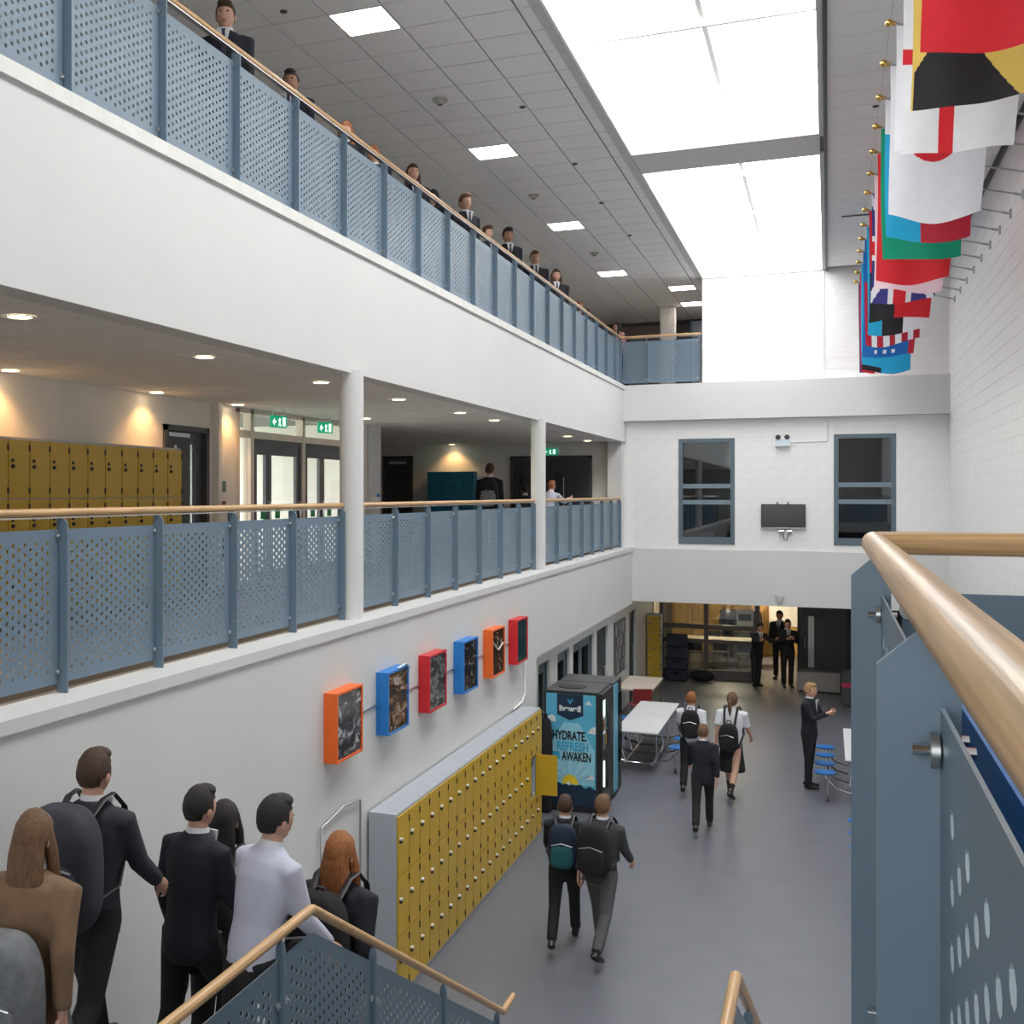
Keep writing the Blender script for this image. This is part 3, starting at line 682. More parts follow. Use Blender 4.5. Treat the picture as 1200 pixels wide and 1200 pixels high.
for k in range(5):
    y = 9.17+1.263*k
    c = MB(); c.tube([(XW+.012, y+.60, 2.84-.05), (XW+.012, y+1.263, 2.84-.05)], .010, 8)
    tag(c.build('conduit', STEEL, None, True), ['thin grey conduit between the first orange and first blue frames', 'thin grey conduit between the first blue and first red frames', 'thin grey conduit between the first red and second blue frames', 'thin grey conduit between the second blue and second orange frames', 'thin grey conduit between the second orange and last red frames'][k], 'conduit')
c = MB(); c.tube([(XW+.017, 16.35, 2.96), (XW+.017, 16.35, 1.95), (XW+.017, 16.2, 1.85), (XW+.017, 15.7, 1.82)], .014, 8)
tag(c.build('cable_trunking', WHITE, None, True), 'white cable trunking dropping from the last red frame to the lockers', 'trunking')
c = MB(); c.tube([(XW+.03, 9.05, 1.2), (XW+.03, 9.05, 1.95), (XW+.03, 9.55, 2.02), (XW+.03, 9.95, 1.98), (XW+.03, 9.95, 1.2)], .012, 8)
tag(c.build('wall_bracket', STEEL, None, True), 'thin bent metal rail on the wall before the grey locker end', 'rail')

# ================================================================== VENDING MACHINE
def textmesh(txt, size, bold=0.0):
    cu = bpy.data.curves.new('lettering', 'FONT'); cu.body = txt; cu.size = size; cu.extrude = .0015; cu.offset = bold
    o = bpy.data.objects.new('tmp', cu); TS.collection.objects.link(o); TS.view_layers[0].update()
    me = bpy.data.meshes.new_from_object(o.evaluated_get(TS.view_layers[0].depsgraph)); bpy.data.objects.remove(o); return me
TS = bpy.data.scenes.new('scratch')
def put_text(txt, size, width, loc, m, parent, rot=(R(90), 0, 0), bold=.0, name='lettering'):
    me = textmesh(txt, size, bold); xs_ = [v.co.x for v in me.vertices]; w_ = max(xs_)-min(xs_); x0 = min(xs_)
    for v in me.vertices: v.co.x = (v.co.x-x0)*width/w_
    me.materials.clear(); me.materials.append(m)
    o = link(name, me, parent, loc); o.rotation_euler = rot; return o
NAVY = mat('print_navy', (.008, .028, .06), .35, 0, .05); SKYP = mat('print_sky_blue', (.10, .43, .62), .35, 0, .10, 2.2); SKYL = mat('print_pale_blue', (.28, .60, .74), .35, 0, .06, 3); SKYM = mat('print_mid_blue', (.04, .38, .60), .35)
CLOUDP = mat('print_ray', (.36, .66, .78), .35); CLOUD = mat('print_cloud', (.72, .78, .78), .4); SUNP = mat('print_sun', (.85, .62, .03), .4)
vm = thing('vending_machine', 'tall black vending machine with a blue sky drinks graphic on its side', 'vending machine', (-4.03, 17.38, 0))
W_, D_, H_ = .84, .98, 1.83
b = MB(); b.box(0, W_, 0, D_, .06, H_); b.box(.03, W_-.03, .03, D_-.03, 0, .06); b.build('cabinet', BLACK, vm)
b = MB(); b.box(.02, W_-.02, .02, D_-.02, H_, H_+.012); b.build('top_plate', DGREY, vm)
b = MB(); lathe(b, (.34, .45, H_+.012), [(.22, 0), (.22, .012), (.2, .014)], 20); b.build('fan_cover', BLACK, vm, True)
pn = MB(); pn.box(.03, .79, -.006, 0, .10, 1.80); gp = pn.build('graphic_panel', SKYP, vm)
def poly(pts, m, name, y=-.007, th=.002): MB().prism(pts, 'y', y-th, y).build(name, m, gp)
poly([(.05, .42), (.05, .95), (.30, 1.36), (.54, 1.36), (.77, .95), (.77, .42)], SKYL, 'pale_glow', -.006)
for a_ in (35, 62, 90, 118, 145):
    c_, s__ = math.cos(R(a_)), math.sin(R(a_)); n_ = (-s__, c_)
    poly([(.40+.05*c_-.012*n_[0], .45+.05*s__-.012*n_[1]), (.40+.62*c_-.05*n_[0], .45+.55*s__-.05*n_[1]), (.40+.62*c_+.05*n_[0], .45+.55*s__+.05*n_[1]), (.40+.05*c_+.012*n_[0], .45+.05*s__+.012*n_[1])] if abs(c_) < .6 else [(.40+.05*c_, .44+.05*s__), (.40+.36*c_, .42+.36*s__), (.40+.36*c_, .50+.36*s__)], CLOUDP, 'light_ray', -.0085)
mt = [(.03, .10), (.79, .10), (.79, .36), (.70, .41), (.62, .37), (.56, .43), (.47, .40), (.38, .46), (.30, .40), (.22, .44), (.13, .39), (.03, .42)]
poly([(.40+.125*math.cos(math.pi*k/14), .42+.15*math.sin(math.pi*k/14)) for k in range(15)], SUNP, 'sun', -.0105)
poly(mt, NAVY, 'mountains', -.0125)
poly([(.33, .425), (.38, .46), (.44, .41), (.40, .42), (.385, .40), (.36, .42)], CLOUD, 'snow_cap', -.0145)
poly([(.20, 1.80), (.60, 1.80), (.60, 1.48), (.40, 1.40), (.20, 1.48)], NAVY, 'shield', -.008)
poly([(.35, 1.73), (.38, 1.72), (.40, 1.68), (.42, 1.72), (.45, 1.73), (.42, 1.68), (.40, 1.64), (.38, 1.68)], SKYM, 'emblem', -.0105)
for cl in ([(.62, 1.66), (.66, 1.68), (.68, 1.72), (.71, 1.68), (.74, 1.65)], [(.04, 1.38), (.05, 1.44), (.12, 1.47), (.17, 1.45), (.18, 1.36)], [(.66, 1.22), (.70, 1.27), (.73, 1.31), (.79, 1.33), (.79, 1.21)], [(.10, .66), (.15, .71), (.20, .70), (.25, .64)], [(.62, .52), (.69, .57), (.74, .59), (.78, .52)]):
    poly(cl, CLOUD, 'cloud', -.0105)
poly([(.60, .52), (.66, .56), (.72, .565), (.66, .545)], NAVY, 'bird', -.013)
poly([(.14, .57), (.17, .59), (.21, .575), (.17, .575)], NAVY, 'bird', -.013)
LBLK = mat('print_black', (.01, .015, .02), .4)
put_text('livewell', .12, .33, (.235, -.0125, 1.54), CLOUD, gp, bold=.005)
put_text('HYDRATE.', .19, .52, (.13, -.0125, 1.10), LBLK, gp, bold=.006)
put_text('REFRESH', .18, .48, (.20, -.0125, .94), SKYM, gp, bold=.006)
poly([(.11, .79), (.24, .79), (.24, .91), (.11, .91)], SKYM, 'ampersand_block', -.0105)
put_text('AWAKEN', .19, .45, (.27, -.0125, .785), LBLK, gp, bold=.006)
poly([(.0, .02), (.84, .02), (.84, .10), (.0, .10)], BLACK, 'kick_strip', -.001)
dr_ = MB(); dr_.wall('x', W_, W_+.05, .02, D_-.02, .08, H_-.01, [(.06, .50, .95, 1.72), (.06, .50, .30, .80)]); dd_ = dr_.build('door', BLACK, vm)
MB().box(W_+.035, W_+.04, .06, .50, .95, 1.72).build('window', GLASS, dd_); MB().box(W_+.035, W_+.04, .06, .50, .30, .80).build('window', GLASS, dd_)
MB().box(W_+.0005, W_+.004, .06, .50, .95, 1.72).build('display_back', mat('vend_backlight', (.5, .55, .6), .5, emit=(.75, .85, 1), estr=.45), dd_)
for z, zz in ((.36, .76), (1.46, 1.70)): MB().tube([(W_+.02, .28, z), (W_+.02, .28, zz)], .018, 8).build('light_tube', TUBEL, dd_, True)
for k in range(12):
    cxs = .12+.065*(k % 6); zz = .98+(.24 if k >= 6 else 0)
    bt = MB(); lathe(bt, (W_+.02, cxs, zz), [(.014, 0), (.014, .12), (.008, .16), (.008, .19)], 8); bt.build('bottle', [mat('drink_%d' % (k % 4), [(.5, .05, .03), (.7, .35, .03), (.05, .2, .5), (.1, .35, .1)][k % 4], .3)], dd_, True)
MB().box(W_+.05, W_+.056, .72, .90, .95, 1.45).build('keypad_panel', DGREY, dd_); MB().box(W_+.05, W_+.06, .10, .50, .14, .26).build('delivery_flap', DGREY, dd_)
vm2 = thing('vending_machine', 'second vending machine with a pale blue side strip behind the first', 'vending machine', (-4.03, 18.40, 0))
b = MB(); b.box(0, .88, 0, .75, .04, 1.82); b.build('cabinet', BLACK, vm2); MB().box(.88, .90, .0, .30, .10, 1.80).build('front_panel', SKYP, vm2)
MB().box(.80, .90, -.006, 0, .15, 1.8).build('side_strip', SKYL, vm2); MB().box(.88, .90, .36, .70, .5, 1.6).build('window', GLASSD, vm2)
MB().box(.02, .88, .02, .73, 1.82, 1.835).build('top_plate', DGREY, vm2)
mat('black_cloth', (.012, .012, .014), .9)
jb = MB(); jb.tube([(-3.97, 17.2, 0), (-3.97, 17.2, .05), (-3.97, 17.2, .6), (-3.97, 17.2, 1.2), (-3.97, 17.2, 1.4), (-3.97, 17.2, 1.47)], [.06, .10, .11, .105, .08, .02], 18, side=(1, 0, 0)); jb.tube([(-3.97, 17.2, 1.44), (-3.97, 17.2, 1.5)], [.02, .035], 10)
tag(jb.build('rolled_sack', MATS['black_cloth'], None, True), 'tall black rolled sack standing between the locker end and the vending machine', 'sack')

# ================================================================== TABLES
def mobile_table(label, loc, L=3.06, Wd=.74, top=TTOP, group=None):
    t = thing('folding_table', label, 'table', loc)
    for k in (0, 1):
        y0 = -L/2+k*(L/2)+.006; y1 = y0+L/2-.012
        tp = MB(); tp.box(-Wd/2, Wd/2, y0, y1, .712, .735); o = tp.build('table_top', top, t)
        MB().box(-Wd/2-.006, Wd/2+.006, y0-.004, y1+.004, .700, .713).build('edge_band', DGREY, o)
    for yy in (-L*.38, -L*.12, L*.12, L*.38):
        lg_ = MB(); lg_.tube([(-.28, yy, .70), (-.30, yy, .30), (-.24, yy, .12), (.24, yy, .12), (.30, yy, .30), (.28, yy, .70)], .016, 8); lg_.build('leg_frame', CHROME, t, True)
    for x in (-.24, .24):
        MB().tube([(x, -L*.42, .12), (x, L*.42, .12)], .014, 8).build('base_bar', CHROME, t, True)
    for sx in (-1, 1):
        for k in range(4):
            yy = -L*.375+L*.25*k; s_ = MB(); lathe(s_, (sx*.66, yy, .42), [(.05, 0), (.14, .006), (.165, .022), (.165, .032), (.10, .028), (.02, .024)], 18); o = s_.build('stool_seat', SEATB, t, True)
            MB().tube([(sx*.66, yy, .42), (sx*.66, yy, .36), (sx*.50, yy, .20), (sx*.24, yy, .13)], .016, 8).build('stool_arm', CHROME, o, True)
        for yy in (-L*.40, L*.40):
            c_ = MB(); c_.tube([(sx*.62, yy, .36), (sx*.62, yy, .10)], .014, 8, 0); c_.tube([(sx*.62-.015, yy, .05), (sx*.62+.015, yy, .05)], .05, 14, 1); c_.build('castor', [CHROME, DGREY], t, True)
    return t
mobile_table('white topped folding table with blue stools beside the vending machines', (-3.06, 21.67, 0))
mobile_table('white folding table with blue stools in front of the lobby doors', (.62, 20.6, 0), L=2.6)
mobile_table('white folding table with blue stools half hidden under the near railing post', (1.07, 15.9, 0), L=2.6)
t = thing('desk', 'cream topped desk against the left recess', 'desk', (-3.77, 25.4, 0))
MB().box(-.37, .37, -.9, .9, .70, .735).build('desk_top', TCREAM, t)
for x in (-.33, .33):
    for y in (-.8, .8): MB().tube([(x, y, 0), (x, y, .70)], .018, 8).build('leg', DGREY, t, True)
def chair(label, loc, rz, m):
    t = thing('plastic_chair', label, 'chair', loc, rz)
    s_ = MB(); s_.prism([(-.2, .43), (.2, .45), (.2, .465), (-.2, .445)], 'x', -.2, .2); s_.build('seat', m, t)
    s_ = MB(); s_.prism([(-.2, .50), (-.27, .82), (-.285, .82), (-.215, .50)], 'x', -.19, .19); s_.build('backrest', m, t)
    for x in (-.17, .17):
        for y, y2 in ((-.17, -.22), (.17, .21)): MB().tube([(x, y, .44), (x, y2, 0)], .011, 8).build('leg', CHROME, t, True)
        MB().tube([(x, -.18, .44), (x, -.23, .52)], .011, 8).build('back_support', CHROME, t, True)
    return t
chair('dark red plastic chair tucked at the cream desk', (-3.62, 24.35, 0), R(20), REDP)
for k, (x, y) in enumerate([(-3.4, 33.2), (-2.75, 33.4), (-2.1, 33.2), (-3.1, 34.8), (-2.3, 34.8)]):
    chair('black plastic study room chair, ' + ['first of the partition side row from the crates', 'middle one of the partition side row', 'last of the partition side row, by the doorway', 'on the pine wall side, farther from the doorway', 'on the pine wall side, nearer the doorway'][k], (x, y, 0), R(180 if k > 2 else 0), BLACK)['group'] = 'study room chairs'
t = thing('study_table', 'long pale table inside the study room', 'table', (-2.75, 34.05, 0)); MB().box(-1.1, 1.1, -.4, .4, .71, .74).build('table_top', TCREAM, t)
for x in (-1, 1):
    for y in (-.32, .32): MB().tube([(x, y, 0), (x, y, .71)], .02, 8).build('leg', DGREY, t, True)
# lobby clutter
for k in range(4):
    t = thing('storage_crate', 'dark navy crate by the study partition, %s from the floor' % ORD[k], 'crate', (-3.62, 30.75, .30*k), R(2*k), 'stacked navy crates')
    c_ = MB(); c_.box(-.26, .26, -.2, .2, 0, .02); c_.wall('x', -.26, -.24, -.2, .2, 0, .27); c_.wall('x', .24, .26, -.2, .2, 0, .27); c_.wall('y', -.2, -.18, -.24, .24, 0, .27, [(-.07, .07, .17, .22)]); c_.wall('y', .18, .2, -.24, .24, 0, .27); c_.build('crate_body', mat('navy_plastic', (.008, .014, .035), .5), t)
    MB().wall('z', .262, .285, -.27, .27, -.21, .21, [(-.23, .23, -.17, .17)]).build('rim', MATS['navy_plastic'], t)
t = thing('sports_bag', 'black holdall lying on the lobby floor beside the crates', 'bag', (-3.0, 30.75, 0)); bgm = MB(); bgm.sphere((0, 0, .14), (.32, .18, .15), 16, 10, fn=lambda d, q: Vector((q.x, q.y, max(q.z, -.14)))); bgm.build('bag_body', MATS['black_cloth'], t, True); MB().tube([(-.15, 0, .26), (-.08, .02, .36), (.08, .02, .36), (.15, 0, .26)], .012, 8).build('handle', BLACK, t, True)
t = thing('low_cabinet', 'low pale grey cabinet in front of the charcoal lobby wall', 'cabinet', (-.20, 30.2, 0)); MB().box(-.48, .48, -.2, .2, .05, .52).build('carcass', mat('cabinet_grey', (.30, .29, .28), .5), t); MB().box(-.5, .5, -.22, .22, .52, .55).build('top', DGREY, t); MB().box(-.44, .44, -.16, .16, 0, .05).build('plinth', BLACK, t)
for s_ in (-1, 1): MB().box(min(0, s_*.47)+.004, max(0, s_*.47)-.004, -.215, -.2, .07, .5).build('door', MATS['cabinet_grey'], t)
t = thing('display_stand', 'dark display stand with a pink-red shelf strip in the lobby', 'stand', (.75, 28.6, 0)); MB().box(-.45, .45, -.2, .2, .04, .8).build('carcass', DGREY, t); MB().box(-.46, .46, -.215, -.2, .44, .54).build('shelf_strip', mat('pink_red', (.55, .03, .10), .4), t)
MB().box(-.4, .4, -.15, .15, 0, .04).build('plinth', BLACK, t); MB().box(-.46, .46, -.215, -.2, .15, .22).build('shelf_strip', DGREY, t)
# picture board on the recess wall
t = thing('notice_board', 'dark gridded photo board on the left recess wall', 'notice board', (RX+.002, 25.6, .95)); MB().box(0, .03, -.7, .7, -.05, 1.12).build('frame', DGREY, t)
for i in range(4):
    for j in range(6):
        MB().box(.03, .036, -.66+.225*j+.01, -.66+.225*j+.205, .0+.27*i, .0+.27*i+.24).build('photo_card', mat('card_%d' % ((i*5+j*3) % 4), [(.12, .14, .16), (.20, .19, .19), (.10, .07, .08), (.25, .27, .30)][(i*5+j*3) % 4], .4), t)

# ================================================================== WALL SCREEN, LAMPS, SIGNS
t = thing('wall_screen', 'black television screen on the end wall between the windows', 'screen', (-.89, YF-.01, 4.38)); MB().box(-.45, .45, -.07, -.02, -.26, .26).build('bezel', BLACK, t); MB().box(-.43, .43, -.074, -.07, -.235, .24).build('display', SCREEN, t); MB().box(-.2, .2, -.02, .0, -.15, .15).build('bracket', DGREY, t)
for x in (-.12, .10): MB().tube([(x, -.03, .26), (x, -.02, .31), (x, -.01, .30)], .012, 8).build('cable', BLACK, t, True)
MB().box(-.45, .45, -.076, -.07, -.262, -.245).build('trim_strip', STEEL, t)
for k, x in enumerate((-.04, .12)):
    t = thing('speaker_unit', 'small silver camera under the screen, %s' % ('beside the dangling cable' if k == 0 else 'pointing at the right window'), 'camera', (-.89+x, YF-.02, 4.04)); m_ = MB(); m_.tube([(0, 0, 0), (.0, -.05, .0)], .025, 10); m_.build('bracket', STEEL, t, True); m_ = MB(); m_.tube([(-.05, -.07, 0), (.06, -.07, .01)], [.035, .04], 12); m_.build('housing', STEEL, t, True)
c = MB(); c.tube([(-.89, YF-.02, 4.0), (-.87, YF-.02, 3.9), (-.82, YF-.02, 3.84), (-.80, YF-.02, 3.95), (-.78, YF-.02, 4.0)], .008, 6); tag(c.build('dangling_cable', DGREY, None, True), 'loose cable dangling under the wall screen', 'cable')
t = thing('emergency_light', 'white emergency light box with two lamp heads above the screen', 'lamp', (-.90, YF-.01, 6.02)); MB().box(-.15, .15, -.10, 0, -.12, .04).build('case', mat('pale_blue_case', (.62, .70, .76), .4), t)
for x in (-.09, .09):
    m_ = MB(); m_.tube([(x, -.03, .09), (x, -.12, .075)], [.035, .055], 12); m_.build('lamp_head', DGREY, t, True)
c = MB(); c.tube([(-.75, YF-.015, 5.99), (-.02, YF-.015, 6.0), (.0, YF-.015, 6.03), (.0, YF-.015, 6.5)], .013, 8); tag(c.build('conduit', WHITE, None, True), 'white conduit running from the emergency light up to the beam', 'conduit')
c = MB(); c.tube([(-.08, YF-.015, Z2), (-.08, YF-.015, ZC-.02)], .012, 8); tag(c.build('conduit', WHITE, None, True), 'white vertical conduit on the upper end wall', 'conduit')
t = thing('dome_camera', 'white dome camera on the edge of the lower beam', 'camera', (-.96, YF-.13, 2.62)); m_ = MB(); lathe(m_, (0, 0, 0), [(.04, -.10), (.055, -.06), (.075, 0), (.09, .04), (.09, .07)], 14); m_.build('dome', [WHITE], t, True); MB().box(-.05, .05, 0, .07, .03, .07).build('bracket', WHITE, t)

for k, (x, y) in enumerate(LSET):
    t = thing('ceiling_light', 'square ceiling light over the top gallery, %s of its row from the end wall' % ORD[4-k] if k < 5 else ['square ceiling light panel nearer the top floor corner railing', 'square ceiling light panel behind the white rooflight wall'][k-5], 'ceiling light', (x, y, ZC-.002), group='square ceiling lights over the top gallery' if k < 5 else None)
    MB().wall('z', 0, .02, -.295, .295, -.297, .297, [(-.278, .278, -.28, .28)]).build('frame', WHITE, t); MB().box(-.278, .278, -.28, .28, .004, .012).build('diffuser', LED, t)
for k, (x, y) in enumerate([(-4.36, 13.25), (-4.37, 18.08), (-4.30, 22.9)]):
    t = thing('smoke_detector', 'round smoke detector on the top ceiling, %s from the end wall' % ORD[2-k], 'detector', (x, y, ZC-.001), group='smoke detectors on the top ceiling'); m_ = MB(); lathe(m_, (0, 0, 0), [(.03, -.06), (.05, -.05), (.06, -.02), (.09, -.015), (.09, 0)], 16); m_.build('housing', mat('aged_white', (.45, .44, .38), .5), t, True); m_ = MB(); lathe(m_, (0, 0, 0), [(.02, -.07), (.03, -.06)], 12); m_.build('sensor', DGREY, t, True)
for k, (x, y) in enumerate([(-3.5, 13.9), (-3.4, 16.6), (-3.45, 19.0), (-3.4, 21.6), (.55, 15.6), (-5.0, 10.2)]):
    t = thing('sprinkler_rosette', ['small grey sprinkler cap beside the rooflight, fourth from the end wall', 'small grey sprinkler cap beside the rooflight, third from the end wall', 'small grey sprinkler cap beside the rooflight, second from the end wall', 'small grey sprinkler cap beside the rooflight, first from the end wall', 'small grey sprinkler cap on the ceiling beside the flags', 'small grey sprinkler cap on a tile beside the square ceiling lights'][k], 'sprinkler', (x, y, ZC-.001), group='sprinkler caps on the top ceiling'); m_ = MB(); lathe(m_, (0, 0, 0), [(.02, -.02), (.035, -.012), (.04, 0)], 12); m_.build('cap', DGREY, t, True)
# slot diffusers in the ceiling beside the flags
t = thing('slot_diffuser', 'long black slot diffuser along the right wall ceiling edge', 'vent', (2.24, 14.5, ZC-.014)); MB().box(-.025, .025, -6.5, 8.0, 0, .012).build('slot', BLACK, t)
t = thing('slot_diffuser', 'short black slot diffuser crossing the ceiling left of the flags', 'vent', (.48, 21.6, ZC-.014)); MB().box(-.26, .26, -.03, .03, 0, .012).build('slot', BLACK, t)

def downlight(x, y, label, group, energy, spot=None, z=ZS):
    t = thing('downlight', label, 'downlight', (x, y, z-.002), group=group)
    m_ = MB(); n = 20
    vs = [(.10*math.cos(2*math.pi*k/n), .10*math.sin(2*math.pi*k/n), 0) for k in range(n)]+[(.082*math.cos(2*math.pi*k/n), .082*math.sin(2*math.pi*k/n), -.006) for k in range(n)]
    m_.add(vs, [(k, (k+1) % n, n+(k+1) % n, n+k) for k in range(n)]); m_.build('trim_ring', WHITE, t, True)
    m_ = MB(); lathe(m_, (0, 0, -.003), [(.083, 0), (.083, .002)], n); m_.build('lens', WARMLED, t, True)
    sp = bpy.data.lights.new('downlight_beam', 'SPOT'); sp.energy = energy; sp.color = (1, .52, .18) if spot else (1, .83, .62); sp.spot_size = R(120 if spot else 95); sp.spot_blend = .6; sp.shadow_soft_size = .06
    so_ = bpy.data.objects.new('downlight_beam', sp); COL.objects.link(so_); so_.parent = t; so_.location = (0, 0, -.02)
    return t
for k, y in enumerate((3.7, 6.11, 8.55, 11.0, 13.38, 15.96, 17.83, 20.75, 23.45, 25.6)):
    downlight(-4.95, y, 'warm soffit downlight along the gallery edge, %s from the end wall' % ORD[9-k], 'downlights along the gallery edge', 14)
for k, y in enumerate((6.2, 8.75, 11.33)):
    downlight(-7.20, y, 'warm downlight washing the wall above the yellow lockers, %s from the charcoal door' % ORD[2-k], 'wall washing downlights over the yellow lockers', 20, True)
downlight(-7.22, 13.35, 'warm round downlight washing the notices beside the entrance', None, 18, True)
downlight(-6.7, 16.6, 'warm round downlight before the entrance doors', None, 14, True)
downlight(-8.35, YF-.22, 'warm round downlight above the blue lockers', None, 20, True)

# exit signs
def exit_sign(loc, rz, label, w_=.30, h_=.17, rod=True):
    t = thing('exit_sign', label, 'exit sign', loc, rz); MB().box(-w_/2, w_/2, -.03, 0, 0, h_).build('box', SIGNG, t)
    y = -.033
    def pl_(pts): MB().prism([(a*w_, b*h_) for a, b in pts], 'y', y, -.03).build('symbol', SIGNW, t)
    pl_([(-.42, .45), (-.28, .8), (-.28, .58), (-.18, .58), (-.18, .38), (-.28, .38), (-.28, .15)])
    pl_([(-.06, .12), (.0, .45), (-.06, .62), (.02, .80), (.12, .70), (.06, .45), (.14, .12), (.07, .12), (.02, .36), (.0, .12)])
    pl_([(.22, .12), (.22, .86), (.40, .86), (.40, .12)])
    if rod:
        for x in (-w_*.35, w_*.35): MB().tube([(x, -.015, h_), (x, -.015, ZS-loc[2]+.001)], .006, 6).build('suspension_rod', STEEL, t, True)
    return t
exit_sign((XG+.30, 14.3, Z1+2.15), R(68), 'lit green exit sign hanging over the left pair of entrance doors')
exit_sign((XG+.30, 15.9, Z1+2.15), R(68), 'lit green exit sign hanging over the right pair of entrance doors')
exit_sign((-6.0, YF-.05, 5.78), 0, 'lit green exit sign above the black double doors', .34, .15, rod=False)
for k, (y, z, m, w_, h_, desc) in enumerate([(13.18, 1.62, PAPER, .16, .22, 'white notice sheet pinned high beside the entrance'), (13.22, 1.32, mat('green_notice', (.12, .22, .20), .5), .22, .14, 'green safety notice beside the entrance'), (13.22, 1.10, mat('maroon_strip', (.20, .05, .06), .5), .20, .05, 'maroon notice strip beside the entrance'), (13.16, .85, PAPER, .15, .2, 'white notice sheet pinned low beside the entrance'), (13.47, .95, mat('blue_notice', (.03, .05, .14), .5), .15, .24, 'dark blue notice beside the entrance post'), (13.46, .62, RED, .16, .08, 'red call point notice beside the entrance post')]):
    t = tag(MB().box(XG+.002, XG+.012, y-w_/2, y+w_/2, Z1+z-h_/2, Z1+z+h_/2).build('wall_notice', m), desc, 'notice')
t = thing('card_reader', 'black card reader below the notices by the entrance', 'card reader', (XG+.002, 13.25, Z1+.98)); MB().box(0, .05, -.06, .06, -.62, -.30).build('case', BLACK, t); MB().box(.05, .055, -.04, .04, -.42, -.34).build('keypad', DGREY, t)
t = thing('hand_gel_dispenser', 'white and blue dispenser on the square gallery pier', 'dispenser', (XG+.052, 18.55, Z1+1.02)); MB().box(0, .1, -.07, .07, 0, .2).build('case', WHITE, t); MB().box(.1, .104, -.07, .07, .14, .2).build('blue_band', BLUE, t); MB().box(.03, .07, -.03, .03, -.04, 0).build('nozzle', DGREY, t)
t = thing('window_poster', 'white printed sheet with a grey picture on the study partition', 'poster', (-1.98, 31.24, 1.42)); MB().box(-.2, .2, 0, .004, 0, .44).build('sheet', PAPER, t); MB().box(-.16, .16, -.003, 0, .14, .32).build('picture', mat('grey_print', (.16, .20, .22), .5), t)

# ================================================================== FLAGS
FC = {n: clothmat('flag_'+n, c) for n, c in dict(red=(.62, .02, .03), white=(.74, .74, .78), black=(.018, .018, .022), yellow=(.72, .52, .12), cyan=(.02, .36, .62), green=(.005, .30, .17), pink=(.78, .60, .66), navy=(.04, .04, .20), blue=(.01, .12, .40), crimson=(.45, .02, .04)).items()}
names = list(FC); FM = [FC[n] for n in names]; FI = {n: i for i, n in enumerate(names)}
def d_red(u, v): return 'red'
def d_byel(u, v):
    if u > .95 and v > .80: return 'green'
    l = .02+.95*max(0, .80-v); r_ = .86-1.1*(1-v)
    return 'black' if l < u < r_ else 'yellow'
def d_eng(u, v): return 'red' if abs(u-.40) < .065 or abs(v-.45) < .045 else 'white'
def d_jap(u, v): return 'red' if ((u-.42)*.86)**2+((v-.40)*1.39)**2 < .078 else 'white'
def d_cr(u, v): return 'cyan' if u < .42 and v > .25 else ('white' if v < .25 and u < .42 else 'crimson')
def d_green(u, v): return 'white' if abs(u-.42) < .03 and abs(v-.84) < .02 else 'green'
def d_pink(u, v): return 'pink'
def d_uk(u, v):
    if abs(u-.45) < .10: return 'red'
    if abs(v-.5) < .06: return 'red'
    if abs(u-.45) < .18 or abs(v-.5) < .11: return 'white'
    for s_ in (1, -1):
        if abs((u-.45)-s_*(v-.5)) < .06: return 'white'
    return 'navy'
def d_rb(u, v): return 'black' if u < .42 and v > .55 else 'red'
def d_kbw(u, v): return 'cyan' if u < .25 else ('black' if u < .62 else 'white')
def d_us(u, v): return 'blue' if v < .4 and u < .55 else ('crimson' if int(u*9) % 2 == 0 else 'white')
def d_star(u, v): return 'white' if (((u-.4)*6) % 1 < .35 and abs(v-.945) < .02 and .2 < u < .7) else ('crimson' if u > .88 else 'blue')
def d_cyan(u, v): return 'black' if v > .95 and u < .4 else 'cyan'
def d_tri(u, v): return 'navy' if u < .33 else ('white' if u < .66 else 'crimson')
def d_pr(u, v): return 'red' if u < .3 else 'pink'
def d_gw(u, v): return 'green' if u < .3 else ('white' if u < .65 else 'red')
def d_white(u, v): return 'white'
FL = [(d_red, 1.25, 'plain red flag with dark seams'), (d_byel, 1.28, 'yellow flag with a broad black band'), (d_eng, 1.33, 'white flag with a red cross'), (d_white, 1.02, 'short plain white flag'), (d_jap, 1.39, 'white flag with a red disc'), (d_cr, 1.39, 'cyan and dark red flag'), (d_green, 1.40, 'green flag with a small white mark'),
      (d_red, 1.48, 'plain bright red flag'), (d_pink, 1.44, 'pale pink flag'), (d_uk, 1.41, 'red, white and navy crossed flag'), (d_rb, 1.52, 'red flag with a black corner'), (d_kbw, 1.58, 'cyan, black and white striped flag'),
      (d_us, 1.60, 'red and white striped flag with a blue corner'), (d_star, 1.71, 'blue flag with white stars'), (d_cyan, 1.86, 'bright cyan flag with a black hem'), (d_pr, 1.74, 'pink and red flag'), (d_tri, 1.70, 'navy, white and crimson flag')]
